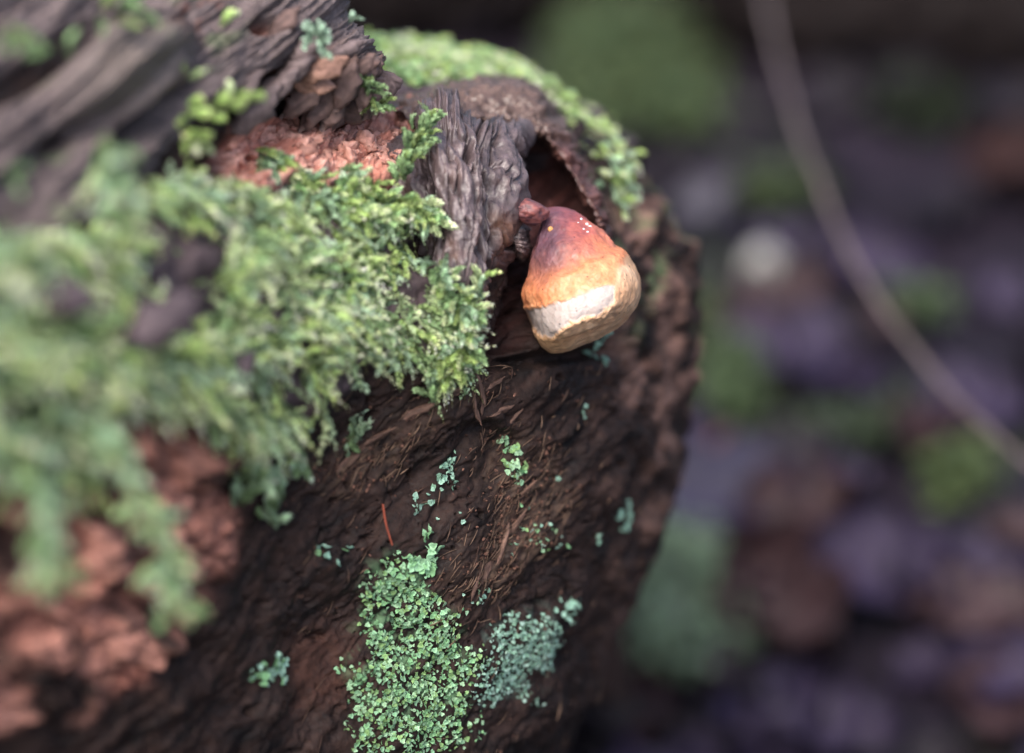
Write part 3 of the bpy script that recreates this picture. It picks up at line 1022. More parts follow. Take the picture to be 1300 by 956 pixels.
tag(o, 'tiny green moss sprig under the broken end of the slab', 'moss', kind='stuff')
# long dangling shoots at the left
V, Fc, C = spline_strands([[(132, 175, .80), (140, 215, .80), (150, 260, .80)], [(155, 215, .80), (148, 250, .80)]], 43, [G_COOL * .9, G_PALE * .8, G_MID], lenr=(.009, .014), radr=(.0015, .002), per=3.5, spread=4, jang=15, dofs=-.008)
o = mesh_from('moss_shoot', V, Fc, M_MOSS, None, C)
tag(o, 'upright pale moss shoot rising against the dark slab at the left', 'moss', kind='stuff')
for k, pth in enumerate([[(110, 530, .79), (150, 590, .79), (190, 650, .795), (210, 700, .80), (228, 775, .805)], [(60, 600, .76), (62, 660, .76), (66, 730, .765)]]):
    V, Fc, C = spline_strands([pth], 45 + k, [G_COOL, G_PALE * .7, G_MID], lenr=(.008, .013), radr=(.0013, .0018), per=3.0, spread=3, jang=12, dofs=-.008)
    o = mesh_from('moss_shoot', V, Fc, M_MOSS, None, C)
    tag(o, ['long single moss shoot hanging over the red rotten wood at lower left', 'hanging moss shoot beside the left edge of the red rotten wood'][k], 'moss', kind='stuff')
V, Fc, C = spline_strands([[(540, 520, .95), (548, 500, .95), (556, 470, .945)], [(450, 585, .94), (452, 530, .935)], [(345, 670, .905), (352, 610, .90)], [(300, 640, .89), (330, 600, .885)], [(390, 560, .91), (380, 590, .915)]],
                          47, [G_COOL * .8, G_MID * .9, G_COOL], lenr=(.006, .010), per=3.2, spread=6, jang=25, dofs=-.004)
o = mesh_from('moss_fringe', V, Fc, M_MOSS, None, C)
tag(o, 'ragged moss strands hanging from the lower edge of the carpet over dark wood', 'moss', kind='stuff')


def scatter_moss(src, mask, N, seed, pal, lenr, radr, angm, angs, K=10, A=5, lift=.7, grav=.15):
    r = np.random.default_rng(seed)
    pg = src['p'].reshape(src['shape'] + (3,))
    ar = np.linalg.norm(np.cross(np.gradient(pg, axis=1), np.gradient(pg, axis=0)), axis=-1).ravel()
    wg = mask * ar
    wg = wg / wg.sum()
    i = r.choice(len(wg), N, p=wg)
    n = src['n'][i]
    a, b, c_, _ = make_strands(src['p'][i], n, dirs(r.normal(angm, angs, N)), r.uniform(*lenr, N), r.uniform(*radr, N), moss_cols(N, r, pal, np.ones(len(pal)) / len(pal)), K=K, A=A, lift=lift, grav=grav, seed=seed + 1)
    return a, b, c_


q = LEDGE
ms = blob(q['u'], q['v'], 555, 86, 118, 26, .35, 9) * (q['d'] < 1.15)
V, Fc, C = scatter_moss(q, ms, 650, 51, [G_YEL * 1.1, G_PALE * 1.1, G_MID * 1.4], (.005, .009), (.0010, .0016), 0, 80)
o = mesh_from('moss_cushion', V, Fc, M_MOSS, None, C)
tag(o, 'soft light green moss cushion on the ledge behind the slab', 'moss', kind='stuff')
ms = np.clip(blob(q['u'], q['v'], 738, 182, 58, 28, .35, 45), 0, 1) * (q['d'] < 1.15)
V, Fc, C = scatter_moss(q, ms, 300, 53, [G_YEL * .95, G_PALE * 1.0, G_MID * 1.2], (.005, .009), (.0009, .0014), 60, 50)
ms = blob(mu, mv, 768, 205, 24, 58, .35, -15) * vis * (mu > 748)
V3, F3, C3 = scatter_moss(BODY, ms, 120, 55, [G_YEL * .95, G_PALE * 1.0, G_COOL * 1.1], (.005, .008), (.0009, .0014), 80, 40)
V, Fc, C = join([(V, Fc, C), (V3, F3, C3)])
o = mesh_from('moss_cushion', V, Fc, M_MOSS, None, C)
tag(o, 'blurred pale green moss hanging behind the cavity rim, above right of the fungus', 'moss', kind='stuff')


# ------------------------------------------------------------------ lichen
def lichen(cands, wts, N, size, cols, seed, tilt=.5):
    r = np.random.default_rng(seed)
    idx = r.choice(cands, N, p=wts / wts.sum())
    M = 12
    Vs, Fs, Cs, off = [], [], [], 0
    for i in idx:
        n = BODY['n'][i] + r.normal(0, tilt, 3)
        n /= np.linalg.norm(n)
        t = np.cross(n, r.normal(size=3))
        t /= np.linalg.norm(t)
        b = np.cross(n, t)
        s = r.uniform(*size)
        th = np.linspace(0, 2 * np.pi, M, endpoint=False)
        lob = 1 + .2 * np.sin(3 * th + r.uniform(0, 6)) + .15 * np.sin(6 * th + r.uniform(0, 6)) + r.normal(0, .04, M)
        cup = r.uniform(.3, 1.0)
        rings = []
        for f, hh in ((.0, 0.0), (.5, cup * .25), (.85, cup * .75), (1.0, cup * .8)):
            rings.append((f * lob * s)[:, None] * (np.cos(th)[:, None] * t + np.sin(th)[:, None] * b) + n * (hh * s * (1 + .25 * np.sin(4 * th + i)))[:, None])
        # thickness: underside ring
        rings.append(.8 * rings[3] - n * s * .12)
        V = np.concatenate(rings) + BODY['p'][i] + n * r.uniform(.0001, .0015)
        Vs.append(V)
        Fs.append(grid_faces(5, M, True) + off)
        off += len(V)
        base = cols[r.integers(len(cols))] * r.uniform(.75, 1.2)
        f = np.repeat(np.array([.75, .85, 1.08, 1.25, .5]), M)[:, None]
        Cs.append(base * f)
    return np.concatenate(Vs), np.concatenate(Fs), np.concatenate(Cs)


L_GRN = [np.array([.20, .40, .20]), np.array([.26, .47, .28]), np.array([.34, .54, .33]), np.array([.22, .37, .15])]
L_BLU = [np.array([.24, .42, .33]), np.array([.30, .49, .39]), np.array([.20, .36, .26]), np.array([.36, .53, .45])]


def lich_patch(polys, N, size, cols, seed, label, soft=6, tilt=.75):
    m = np.zeros(len(mu))
    for q in polys:
        if len(q) == 5 and not isinstance(q[0], tuple):
            m = np.maximum(m, blob(mu + wob * 14, mv + wob * 14, *q[:4], .35, q[4]))
        else:
            m = np.maximum(m, sstep(-12, 30, poly_sd(mu + wob * 30, mv + wob * 30, q)))
    cl = fbm(grain(mu, mv, BODY['d'], 0, 1, 34) + seed, 5)
    m = m * sstep(-.02, .22, m * .56 - 1.5 * cl - .12) * vis * ar
    cd_ = np.where(m > 0)[0]
    V, Fc, C = lichen(cd_, m[cd_], N, size, cols, seed, tilt)
    o = mesh_from('lichen', V, Fc, M_LICHEN, None, C)
    tag(o, label, 'lichen', kind='stuff')


lich_patch([[(465, 720), (500, 695), (530, 715), (555, 745), (585, 780), (608, 830), (615, 930), (530, 985), (440, 960), (425, 850), (445, 800), (452, 760)]], 2100, (.0004, .0010), L_GRN, 61,
           'dense green leafy lichen patch on the dark lower face of the log')
lich_patch([[(610, 800), (650, 780), (690, 775), (710, 800), (700, 850), (670, 885), (620, 900), (592, 870), (605, 835)]], 1100, (.0003, .0008), L_BLU, 63,
           'grey-blue lichen patch right of the green one at the bottom of the log')
lich_patch([(656, 572, 9, 10, 0), (658, 598, 14, 12, 20)], 46, (.0007, .0014), L_GRN, 65, 'small bright green lichen spot on dark wood below the fungus', tilt=.4)
lich_patch([(563, 605, 11, 26, 25), (535, 640, 8, 18, 40), (560, 668, 10, 9, 0), (580, 658, 6, 5, 0)], 70, (.0005, .0011), L_BLU[:3], 67, 'broken line of tiny grey-green lichen specks left of the small bright spot')
lich_patch([(544, 690, 10, 14, -20), (532, 715, 16, 10, 0)], 40, (.0010, .0018), L_GRN[:2], 69, 'little green lichen tuft just above the dense green patch')
lich_patch([(680, 680, 12, 10, 0), (690, 680, 24, 18, 0), (648, 700, 10, 12, 0), (665, 648, 14, 8, 0), (610, 755, 30, 12, -10)], 44, (.0005, .0010), L_GRN + L_BLU, 71,
           'scattered tiny lichen flecks on the brown fibres of the log face')
lich_patch([(710, 770, 14, 14, 0), (735, 768, 10, 8, 0), (748, 525, 8, 8, 0), (768, 440, 5, 30, 0), (766, 500, 5, 8, 0), (800, 660, 8, 20, 0), (756, 680, 7, 6, 0), (720, 610, 9, 6, 0)], 60, (.0008, .0014), L_BLU[:2], 73,
           'pale green lichen dots running down the right part of the log face')
lich_patch([(405, 705, 16, 10, 20), (345, 850, 26, 16, 0), (440, 700, 5, 5, 0), (385, 540, 5, 8, 0)], 60, (.0009, .0017), L_BLU[:2] + L_GRN[:1], 75, 'blurred bluish lichen dots left of the dense green patch')

# crusty fleck on the slab
V, Fc, C = spline_strands([[(392, 50, .918), (402, 42, .918), (412, 56, .918)], [(440, 30, .93), (444, 30, .93)]], 77, [np.array([.28, .42, .30])], lenr=(.003, .005), radr=(.0008, .0012), per=1.6, spread=4, jang=80, dofs=-.010)
o = mesh_from('lichen', V, Fc, M_LICHEN, None, C)
tag(o, 'little grey-green lichen fleck near the top of the weathered slab', 'lichen', kind='stuff')

# thin red-brown conifer needle stuck to the lower face


def tube(path, radii, sides=8, name='tube', mat=None, col=None, parent=None, noise=0.0):
    pth = np.asarray(path, float)
    n = len(pth)
    T = np.gradient(pth, axis=0)
    T /= np.linalg.norm(T, axis=1)[:, None]
    ref = np.array([.3, .2, .93])
    B = np.cross(T, ref)
    B /= np.linalg.norm(B, axis=1)[:, None]
    C = np.cross(T, B)
    th = np.linspace(0, 2 * np.pi, sides, endpoint=False)
    rr = np.asarray(radii, float)[:, None] * np.ones(sides)
    V = pth[:, None] + rr[..., None] * (np.cos(th)[None, :, None] * B[:, None] + np.sin(th)[None, :, None] * C[:, None])
    V = V.reshape(-1, 3)
    if noise:
        nrm = V - np.repeat(pth, sides, 0)
        V = V + nrm * (noise * fbm(V * 60, 3))[:, None]
    c_ = np.broadcast_to(np.array(col), V.shape)
    t = fbm(V * 120, 3)
    c_ = c_ * (1 + .5 * t)[:, None]
    return mesh_from(name, V, grid_faces(n, sides, True)[:, ::-1], mat, parent, c_)


def cr_path(pts, n):
    a = np.asarray(pts, float)
    return crm(len(a), [n] * (len(a) - 1)) @ a


nd = cr_path([(486, 640, .944), (490, 665, .943), (498, 692, .944)], 6)
o = tube(P(nd[:, 0], nd[:, 1], nd[:, 2] - .003), np.linspace(.0004, .0003, len(nd)), 6, 'conifer_needle', M_TWIG, (.20, .05, .03))
tag(o, 'thin red-brown needle stuck to the dark wood above the green lichen patch', 'needle')

# ------------------------------------------------------------------ bracket fungus
FC = np.array([738., 362.])
SIL = np.array([(693, 262), (712, 263), (735, 272), (757, 289), (781, 309), (799, 327), (810, 345), (815, 363), (811, 385), (800, 402), (782, 417), (760, 428), (738, 437), (716, 447), (700, 449), (688, 441), (680, 424), (672, 403), (664, 382),
                (663, 362), (669, 345), (671, 325), (675, 303), (682, 280)], float)
ang = np.arctan2(SIL[:, 1] - FC[1], SIL[:, 0] - FC[0])
radS = np.hypot(SIL[:, 0] - FC[0], SIL[:, 1] - FC[1])
order = np.argsort(ang)
ang, radS = ang[order], radS[order]
NT, NR = 300, 150
th = np.linspace(-np.pi, np.pi, NT, endpoint=False)
ra = np.interp(th, np.concatenate([ang - 2 * np.pi, ang, ang + 2 * np.pi]), np.tile(radS, 3))
ker = np.exp(-.5 * (np.arange(-9, 10) / 3.5) ** 2)
ker /= ker.sum()
ra = np.convolve(np.concatenate([ra[-9:], ra, ra[:9]]), ker, 'valid')


def fung_d(a, b, rn):
    # s runs from the attached top down to the lower lip
    s = ((a - 700) * .36 + (b - 262) * .93) / 175.0
    Hs = np.interp(s, [-.1, 0, .15, .35, .55, .66, .76, .85, .92, 1.0, 1.08], [.004, .007, .012, .020, .027, .0305, .0335, .0352, .0335, .026, .014])
    dome = np.sqrt(np.clip(1 - rn ** 3.2, 0, 1))
    return Hs * dome, s


prof = np.linspace(0, 1, NR)
rf = np.sin(prof * np.pi / 2)          # denser near the rim
fr_ = rf[:, None] * np.ones(NT)
U = FC[0] + fr_ * ra * np.cos(th)
Vv = FC[1] + fr_ * ra * np.sin(th)
hf, s_ = fung_d(U, Vv, fr_)
ker2 = None
edge = .979 + 0 * U
front_d = edge - hf
# back
fb = np.sin(np.linspace(1, 0, 40)[1:] * np.pi / 2)[:, None] * np.ones(NT)
Ub = FC[0] + fb * ra * np.cos(th) - 14 * (1 - fb)
Vb = FC[1] + fb * ra * np.sin(th) - 20 * (1 - fb)
bk_d = .979 + .020 * np.sqrt(np.clip(1 - fb ** 2.2, 0, 1))
UU = np.concatenate([U, Ub])
VV = np.concatenate([Vv, Vb])
DD = np.concatenate([front_d, bk_d])
Q = P(UU, VV, DD)
fu, fv = UU.ravel(), VV.ravel()
isf = (np.arange(UU.shape[0]) < NR)[:, None] & np.ones(NT, bool)
isf = isf.ravel()
gq = np.stack([fu, fv, DD.ravel() * 3700], -1)
lump = fbm(gq / 46.0, 3)
lum2 = fbm(gq / 13.0 + 8, 3)
warp = fbm(gq / 30.0 + 20, 3)
FAC = [(667, 394), (690, 390), (712, 384), (745, 371), (772, 360), (781, 361), (780, 382), (763, 399), (737, 404), (714, 415), (700, 430), (688, 427), (673, 413)]
ssd = poly_sd(fu + 4 * fbm(gq / 7.0 + 3, 3), fv + 4 * fbm(gq / 7.0 + 33, 3), FAC)
mf = sstep(-1.5, 1.8, ssd + 2.5 * lum2) * isf
sline = ((fu - 700) * .36 + (fv - 262) * .93) / 175.0
N0 = gnormals(Q)
cidx = (NR // 3, NT // 3)
if np.dot(N0[cidx], FWD) > 0:
    N0 = -N0
N0 = N0.reshape(-1, 3)
N0[:NT] = -FWD
Hf = .0011 * lump + .0005 * lum2 + .00022 * fbm(gq / 4.0 + 5, 3) * (1 - mf) * (1 - .8 * sstep(.6, .8, sline))
Hf += .0006 * np.sin(sline * 26 + 2.0 * warp) * sstep(.1, .3, sline) * sstep(.62, .5, sline)
Hf -= mf * .0004
Hf += np.exp(-((ssd + 3) / 2.5) ** 2) * .0005 * (fv > 380)
Hf += mf * .00012 * fbm(gq / 3.0, 2)
# crease that separates the small upper-left lobe
Hf -= blob(fu, fv, 678, 300, 4, 40, .7, 14) * .002
Qd = Q.reshape(-1, 3) + N0 * Hf[:, None]
# pigment zones
fin = fbm(np.stack([fu / 9 - fv / 30, fv / 14, fu * 0], -1) + 3, 4)
z = sline + .045 + .20 * warp + .05 * lum2 + .05 * fin
zc = [0, .10, .22, .34, .46, .56, .68, .80, 1.1]
zr = [.15, .17, .25, .40, .48, .52, .56, .62, .62]
zg = [.048, .053, .080, .135, .170, .190, .25, .37, .37]
zb = [.056, .062, .080, .095, .090, .085, .12, .22, .24]
fcol = np.stack([np.interp(z, zc, q) for q in (zr, zg, zb)], -1)
# purple-black stain on the upper left
st_ = blob(fu + 14 * warp, fv + 10 * lum2, 694, 306, 28, 44, .75, 6)
st_ = np.clip(st_ * (1.0 + .5 * lum2), 0, 1)
fcol = mix(fcol, np.array([.075, .042, .062]), (st_ * .9)[:, None])
st2 = blob(fu + 14 * warp, fv, 712, 318, 42, 16, .8, -20)
fcol = mix(fcol, np.array([.11, .055, .065]), (np.clip(st2 * (.6 + lum2), 0, 1) * .55)[:, None])
# deep red on the upper right shoulder
rs = blob(fu + 10 * warp, fv, 742, 292, 26, 22, .7, 40)
fcol = mix(fcol, np.array([.30, .045, .025]), (rs * .35)[:, None])
# cream margin to the right and below
cm = poly_sd(fu + 5 * warp * 2, fv + 5 * warp * 2, [(782, 352), (792, 332), (800, 322), (900, 330), (900, 500), (640, 500), (640, 425), (672, 405), (690, 424), (712, 410), (745, 398), (768, 390), (781, 372)])
cream = mix(np.array([.60, .33, .18]), np.array([.62, .41, .26]), np.clip(.5 + lump, 0, 1)[:, None])
fcol = mix(fcol, cream, sstep(-6, 4, cm)[:, None])
# brighter tan lower down at the left
tn = blob(fu, fv, 700, 437, 26, 16, .7)
fcol = mix(fcol, np.array([.50, .30, .15]), (tn * .6)[:, None])
white = np.array([.37, .315, .29]) * (1 + .05 * fbm(gq / 4.0, 3))[:, None]
fcol *= (1 + .45 * fin + .25 * fbm(gq / 5.0 + 50, 3) * (1 - .8 * sstep(-6, 4, cm)))[:, None]
fcol = mix(fcol, white, mf[:, None])
# small dark specks
w1, w2, wi = worley(gq / 7.0 + 2)
sp_ = (w1 < .16) * (wi > .62)
sp_ = sp_ * sstep(-.1, .3, fbm(gq / 40.0 + 77, 2) + .25 * (cm > 0))
fcol = mix(fcol, np.array([.03, .02, .02]), (np.clip(sp_, 0, 1) * .85)[:, None])
# grime on the cream margin
gm = sstep(.12, .45, fbm(gq / 9.0 + 61, 3)) * (blob(fu, fv, 795, 380, 16, 26, .7, 40) + blob(fu, fv, 775, 402, 20, 9, .7, -25))
fcol = mix(fcol, np.array([.20, .14, .11]), (np.clip(gm, 0, 1) * .6)[:, None])
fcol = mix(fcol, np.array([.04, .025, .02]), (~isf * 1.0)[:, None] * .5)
FUN = empty('bracket_fungus', Vector(P(690, 330, .985)))
tag(FUN, 'orange and cream hoof-shaped bracket fungus with a bare white patch, under the log cavity', 'mushroom')
Ff = grid_faces(UU.shape[0], NT, True)
mesh_from('cap', Qd, Ff, M_FUNGUS, FUN, fcol)
# upper-left lobe (bent knob)
def blobmesh(cx, cy, cdp, rx, ry, rz, ang, seed, col0, col1, name, parent, mat, hgt=.15, nu=60, nv=40, fn=2.2):
    a = math.radians(ang)
    thh = np.linspace(0, 2 * np.pi, nu, endpoint=False)
    ph = np.linspace(.02, np.pi - .02, nv)
    n = np.stack([np.sin(ph)[:, None] * np.cos(thh), np.sin(ph)[:, None] * np.sin(thh), np.cos(ph)[:, None] * np.ones(nu)], -1).reshape(-1, 3)
    k = 1 + hgt * fbm(n * 1.6 + seed, 3) + .06 * fbm(n * np.array([8, 3, 8]) + seed, 3)
    q = n * k[:, None] * np.array([rx, ry, rz])
    x = q[:, 0] * math.cos(a) - q[:, 1] * math.sin(a)
    y = q[:, 0] * math.sin(a) + q[:, 1] * math.cos(a)
    W = P(cx, cy, cdp) + x[:, None] * RIGHT - y[:, None] * UP - q[:, 2:3] * FWD
    t = np.clip(.5 + fbm(n * fn + seed + 9, 3) * 1.2, 0, 1)
    return mesh_from(name, W, grid_faces(nv, nu, True), mat, parent, mix(np.array(col0), np.array(col1), t[:, None]))


blobmesh(669, 268, .969, .0073, .0042, .0058, 12, 3.1, (.055, .026, .036), (.25, .085, .075), 'lobe', FUN, M_FUNGUS, hgt=.25)
# raised tan spot and drops with their glints painted white on the cap
def spot(cx, cy, dd, rr_, col, name, mat, parent, flat=.5):
    return blobmesh(cx, cy, dd, rr_, rr_, rr_ * flat, 0, cx * .1, col, col, name, parent, mat, nu=16, nv=10)


M_GLINT = bpy.data.materials.new('white_glint')
M_GLINT.use_nodes = True
b_ = M_GLINT.node_tree.nodes['Principled BSDF']
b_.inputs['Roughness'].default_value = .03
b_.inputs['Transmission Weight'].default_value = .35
b_.inputs['Base Color'].default_value = (.85, .87, .9, 1)  # near-white base colour paints the sparkle into the drops
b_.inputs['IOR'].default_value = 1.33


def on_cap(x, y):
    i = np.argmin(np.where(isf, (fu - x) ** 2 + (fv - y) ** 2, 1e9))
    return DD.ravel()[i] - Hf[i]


spot(699, 291, on_cap(699, 291), .0010, (.42, .22, .07), 'wart', M_FUNGUS, FUN)
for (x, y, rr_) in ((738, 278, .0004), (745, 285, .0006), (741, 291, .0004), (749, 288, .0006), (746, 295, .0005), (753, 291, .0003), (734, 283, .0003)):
    spot(x, y, on_cap(x, y) - .0002, rr_, (.9, .9, .9), 'glint_drop', M_GLINT, FUN, flat=.6)

# the twisted lump of wood beside the fungus stalk


def stub_h(a, b, e):
    g1 = fbm(grain(a + 6 * fbm(grain(a, b, e, 0, 1, 20), 2), b, e, 12, 6, 3.6) + 4, 4, ridged=True)
    return .0011 * g1 + .0008 * fbm(grain(a, b, e, 0, 1, 12), 3), g1


def stub_c(a, b, e, g1):
    return mix(np.array([.03, .02, .022]), np.array([.15, .11, .105]), np.clip(.45 + .6 * g1, 0, 1)[:, None])


sb = np.array([
    [(632, 285, 1.0), (649, 283, .995), (664, 285, .995), (675, 290, 1.0)],
    [(630, 290, .985), (649, 286, .977), (664, 288, .976), (674, 294, .988)],
    [(632, 300, .977), (649, 298, .971), (663, 300, .971), (672, 304, .984)],
    [(642, 312, .979), (657, 313, .969), (669, 314, .971), (676, 316, .984)],
    [(650, 324, .987), (660, 328, .979), (668, 328, .980), (674, 325, .990)],
    [(655, 330, 1.0), (662, 334, .998), (668, 334, .998), (672, 330, 1.0)],
])
patch('twisted_stub', sb, [30, 30, 24], [8, 20, 22, 20, 8], stub_h, stub_c, mat=M_WET)

# ------------------------------------------------------------------ ground and things behind
gx = np.sinh(np.linspace(-3.6, 3.6, 420)) * .33 + .25
gy = np.sinh(np.linspace(-3.6, 3.6, 420)) * .33 + 1.5
GX, GY = np.meshgrid(gx, gy)
gp = np.stack([GX.ravel(), GY.ravel(), np.zeros(GX.size)], -1)


def gz(q):
    return .030 * fbm(q * 2.2, 3) + .012 * fbm(q * 9 + 5, 3) + .004 * fbm(q * 34 + 8, 2)


gp[:, 2] = gz(gp * np.array([1, 1, 0]))
gt = np.clip(.45 + .9 * fbm(gp * 14 + 3, 4), 0, 1)
gc = mix(np.array([.0035, .0022, .0045]), np.array([.015, .0095, .019]), gt[:, None])
gm_ = sstep(.1, .45, fbm(gp * 5 + 30, 3))
gc = mix(gc, np.array([.035, .055, .022]), (gm_ * .35)[:, None])
o = mesh_from('ground', gp, grid_faces(420, 420)[:, ::-1], M_GROUND, None, gc)
tag(o, kind='structure')


def gz1(x, y):
    return float(gz(np.array([[x, y, 0.0]]))[0])


def leaf_mesh(name, seed, L=.06, W=.034, curl=.25, lobed=False, col0=(.06, .035, .035), col1=(.14, .08, .075)):
    r = np.random.default_rng(seed)
    nu, nv = 22, 13
    s = np.linspace(0, 1, nu)
    wd = np.sin(np.pi * s ** .85) ** .8
    if lobed:
        wd = wd * (1 + .28 * np.sin(s * 26))
    wd = wd * (1 + .35 * fbm(np.stack([s * 3.1, s * 0 + seed, s * 0], -1), 3)) + .02
    x = np.linspace(-1, 1, nv)
    X = (s[:, None] - .5) * L * np.ones(nv)
    Y = x[None, :] * wd[:, None] * W / 2
    Z = curl * W * (x[None, :] ** 2) * r.uniform(.5, 1.2) + curl * L * .6 * (s[:, None] - .5) ** 2 * r.uniform(-1, 1.4)
    Z = Z + .0025 * np.sin(x[None, :] * 9 + s[:, None] * 30) * np.abs(x[None, :])
    q = np.stack([X, Y, Z], -1).reshape(-1, 3)
    q[:, 1] += .25 * W * fbm(np.stack([q[:, 0] * 30, q[:, 0] * 0 + seed * .7, q[:, 0] * 0], -1), 2)
    q[:, 2] += .22 * W * fbm(q * 60 + seed, 3)
    # thin solid: top and underside
    q2 = q - np.array([0, 0, .0006])
    t = np.clip(.5 + fbm(q * 90 + seed, 3), 0, 1)
    cc = mix(np.array(col0), np.array(col1), t[:, None])
    mid = np.exp(-((np.tile(x, nu)) / .06) ** 2)
    cc = mix(cc, np.array(col1) * 1.3, (mid * .6)[:, None])
    f = grid_faces(nu, nv)[:, ::-1]
    V = np.concatenate([q, q2])
    n = nu * nv
    top = f
    bot = f[:, ::-1] + n
    ring = list(range(nv)) + [k * nv + nv - 1 for k in range(1, nu)] + list(range(nu * nv - 2, (nu - 1) * nv - 1, -1)) + [k * nv for k in range(nu - 2, 0, -1)]
    ring = np.array(ring)
    r2 = np.roll(ring, -1)
    sidef = np.stack([ring, r2, r2 + n, ring + n], -1)
    return mesh_from(name, V, np.concatenate([top, bot, sidef]), M_LEAF, None, np.concatenate([cc, cc * .8]))


def put(o, uu, vv, h=.01, rot=(0, 0, 0)):
    q = ground_at(uu, vv, h)
    for _ in range(3):
        q = ground_at(uu, vv, gz1(q[0], q[1]) + h)
    o.location = tuple(q)
    o.rotation_euler = rot


PURL = ((.014, .0095, .024), (.031, .021, .052))
BRL = ((.020, .0095, .012), (.042, .021, .024))
DKL = ((.005, .0035, .006), (.012, .0085, .015))
named = [
    (1000, 450, .075, .055, PURL, 20, 'large purplish dead leaf lying just right of the log at mid height'),
    (1060, 500, .060, .040, PURL, -50, 'purple-brown dead leaf below the twig, right of the largest purplish leaf'),
    (985, 400, .070, .050, BRL, -30, 'brown dead leaf beneath the pale stone'),
    (1100, 420, .055, .040, BRL, 70, 'brownish dead leaf tucked under the twig'),
    (910, 640, .085, .060, ((.018, .017, .036), (.038, .035, .068)), 10, 'bluish-violet wet leaf beside the lower right edge of the log'),
    (1000, 780, .080, .055, BRL, 60, 'reddish-brown dead leaf near the bottom, right of the green ground moss'),
    (1010, 660, .060, .045, BRL, -20, 'rusty dead leaf between the violet leaf and the bottom moss'),
    (1110, 740, .070, .050, PURL, 35, 'dull purple leaf near the bottom edge, left of the right-hand moss sprig'),
    (1180, 560, .060, .040, BRL, -60, 'small brown leaf just below the lower stretch of the twig'),
    (900, 270, .050, .036, ((.05, .047, .06), (.09, .085, .105)), 80, 'pale grey leaf behind the upper right shoulder of the log'),
    (1292, 215, .110, .050, ((.014, .0055, .005), (.030, .011, .0095)), 85, 'rust-red leaf standing at the right border, above the end of the twig'),
    (1250, 800, .070, .050, BRL, 15, 'brown leaf in the lower right corner'),
]
for k, (a, b, L_, W_, cl, an, lb) in enumerate(named):
    o = leaf_mesh('dead_leaf', 900 + k, L_ * 1.22, W_ * 1.25, .35, False, *cl)
    rr = np.random.default_rng(k)
    put(o, a, b, .018, (rr.uniform(-.3, .3) + .15, rr.uniform(-.3, .3), math.radians(-an)))
    tag(o, lb, 'leaf')
protos = []
rr = np.random.default_rng(78)
n_l = 0
for k in range(6):
    protos.append(leaf_mesh('dead_leaf', 950 + k, rr.uniform(.05, .08), rr.uniform(.03, .05), .4, k % 3 == 0, *[PURL, DKL, BRL, DKL, PURL, DKL][k]))
for k in range(150):
    a, b = rr.uniform(420, 1500), rr.uniform(-300, 1150)
    kk = k % 6
    if k >= 6 and b < 260:
        kk = (1, 3, 5)[k % 3]  # dark kinds only: shade of the upper litter put into leaf colour
    src = protos[kk]
    o = src if k < 6 else src.copy()
    if k >= 6:
        COL.objects.link(o)
    put(o, a, b, rr.uniform(.001, .014), (rr.normal(0, .18), rr.normal(0, .18), rr.uniform(0, 6.28)))
    s = rr.uniform(.85, 1.4)
    o.scale = (s, s, s)
    lk = ['dull purple', 'blackish', 'reddish-brown', 'near-black', 'violet-brown', 'very dark'][kk]
    side = 'left of' if a < 960 + max(0, b) * .42 else 'right of'
    lv = 'upper' if b < 300 else ('middle' if b < 620 else 'lower')
    tag(o, '%s wet dead leaf in the %s litter, %s the long twig' % (lk, lv, side), 'leaf', group='dead leaves littering the forest floor')

# pale stone
PS = blobmesh(0, 0, 1, .014, .020, .012, 0, 5.0, (.14, .14, .13), (.36, .36, .34), 'pale_stone', None, M_TWIG)
g_ = ground_at(970, 350, .02)
c_ = Vector(P(0, 0, 1))
for vtx in PS.data.vertices:
    vtx.co = (vtx.co - c_)
PS.location = (g_[0], g_[1], gz1(g_[0], g_[1]) + .018)
tag(PS, 'small pale grey-green stone on the litter, left of the twig', 'stone')

# the long twig
tw = [(925, -140, .10), (962, -40, .12), (985, 60, .14), (1015, 165, .15), (1062, 285, .14), (1120, 390, .12), (1200, 490, .10), (1300, 585, .08), (1420, 680, .05)]
pts = []
for (a, b, z_) in tw:
    pts.append(ground_at(a, b, z_ + .13))
tp = cr_path(pts, 10)
tp += .0015 * np.stack([fbm(tp * 30 + q, 2) for q in (0, 5, 9)], -1)
o = tube(tp, (1 + .12 * np.sin(np.arange(len(tp)) * .9)) * np.linspace(.0017, .0011, len(tp)), 14, 'twig', M_TWIG, (.13, .105, .105), noise=.25)
tag(o, 'long thin bare grey twig curving across the blurred background', 'twig')
for k, (a0, b0, a1, b1, lb) in enumerate([(880, 590, 925, 545, 'short pinkish twig beside the right edge of the log')]):
    A_, B_ = ground_at(a0, b0, .03), ground_at(a1, b1, .03)
    q = cr_path([A_, (A_ + B_) / 2 + np.array([.004, 0, .006]), B_], 8)
    o = tube(q, np.linspace(.0024, .0016, len(q)), 8, 'stick', M_TWIG, [(.22, .12, .12), (.12, .075, .06), (.05, .035, .035)][k], noise=.2)
    tag(o, lb, 'stick')


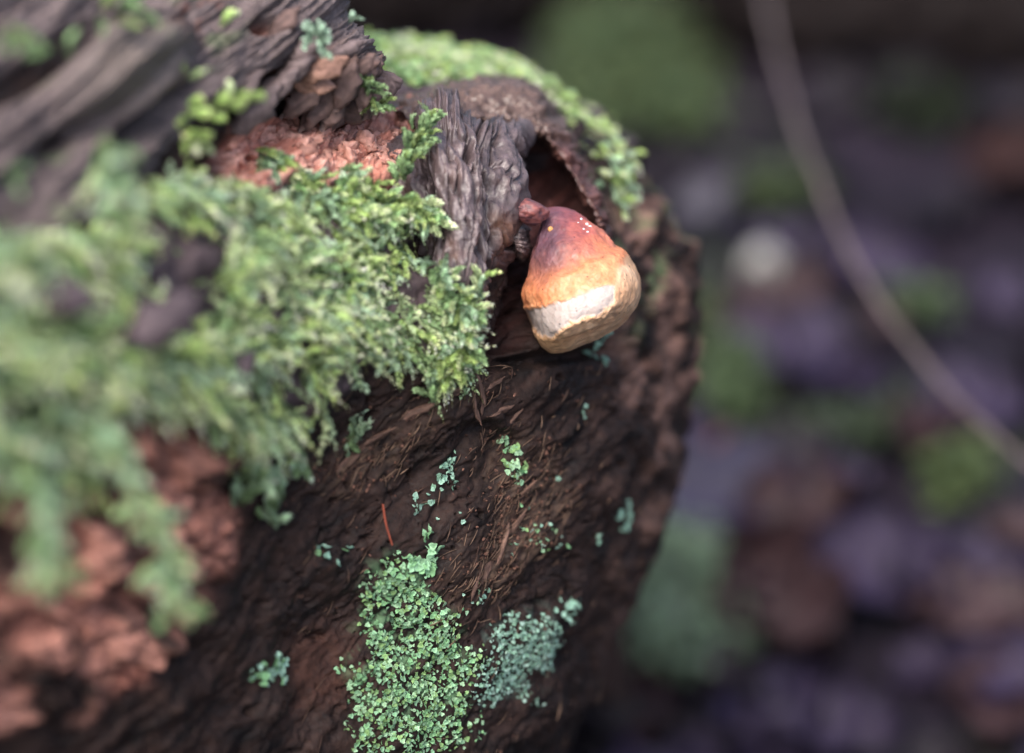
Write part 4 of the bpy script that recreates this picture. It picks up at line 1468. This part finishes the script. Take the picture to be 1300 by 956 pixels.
def ground_moss(uc, vc, ru_, rv_, N, seed, pal, lb, mound=.012, ang=0, lenr=(.010, .018), dark=1.0, name='ground_moss', cat='moss'):
    r = np.random.default_rng(seed)
    t = r.uniform(0, 2 * np.pi, N)
    q = np.sqrt(r.uniform(0, 1, N)) * (1 + .25 * np.sin(3 * t + seed) + .15 * np.sin(5 * t))
    A_ = uc + ru_ * q * np.cos(t)
    B_ = vc + rv_ * q * np.sin(t)
    k = sp + cp * (B_ - RH / 2) / F
    pos = P(A_, B_, CAMZ / k)
    flat = pos * np.array([1, 1, 0])
    pos[:, 2] = gz(flat) + mound * np.clip(1 - q, 0, 1) + .010
    n = np.tile(np.array([0, 0, 1.0]), (N, 1)) + r.normal(0, .3, (N, 3))
    n /= np.linalg.norm(n, axis=1)[:, None]
    fl_ = r.normal(size=(N, 3))
    a, b, c_, _ = make_strands(pos, n, fl_, r.uniform(*lenr, N) * 1.2, r.uniform(.0036, .0054, N), moss_cols(N, r, pal, np.ones(len(pal)) / len(pal)) * dark, K=7, A=5, lift=.9, grav=.1, seed=seed, leafw=.5)
    o = mesh_from(name, a, b, M_MOSS, None, c_ * .38)
    tag(o, lb, cat, kind='stuff')


ground_moss(850, 795, 85, 85, 900, 81, [G_COOL * 1.3, G_COOL * 1.0, G_COOL * 1.5, np.array([.46, .62, .46])], 'large grey-green mossy patch at the foot of the log, lower right of it')
ground_moss(930, 525, 22, 48, 120, 83, [G_MID * 1.1, G_MID * .7], 'bright green moss tuft right of the log at mid height')
ground_moss(900, 440, 24, 26, 50, 84, [G_MID * 1.0, G_YEL * .5], 'small dim green moss tuft close to the log, above the bright one')
ground_moss(1215, 655, 30, 22, 60, 85, [G_MID * .9, G_YEL * .6], 'green moss sprig in the litter at the lower right')
ground_moss(1080, 585, 60, 22, 70, 86, [G_MID * .5, G_COOL * .5], 'dim green moss streak below the twig')
ground_moss(1160, 420, 26, 18, 40, 87, [G_MID * .8], 'small green moss spot touching the twig')
ground_moss(790, 100, 95, 100, 800, 88, [G_MID * 1.1, G_MID * .8, G_YEL * .5], 'big dim mossy mound far behind the top of the log', mound=.05, lenr=(.014, .026))
ground_moss(990, 265, 45, 26, 70, 89, [G_MID * .6, G_YEL * .35], 'faint green moss patch left of the twig, above the pale stone')
ground_moss(1160, 165, 60, 34, 60, 90, [G_MID * .3], 'very dark green moss patch right of the upper twig')

# dark log added far behind, standing in for shade at the top
bl0, bl1 = ground_at(300, -95, .06), ground_at(1500, -60, .06)
q = cr_path([bl0, (2 * bl0 + bl1) / 3 + np.array([0, .03, .01]), (bl0 + 2 * bl1) / 3 + np.array([0, -.02, 0]), bl1], 26)
o = tube(q, .115 + .014 * np.sin(np.linspace(0, 9, len(q))), 60, 'shade_log', M_WOOD, (.010, .0065, .0065), noise=.35)
tag(o, 'added dark log across the top behind everything, put in for the shade there', 'log')
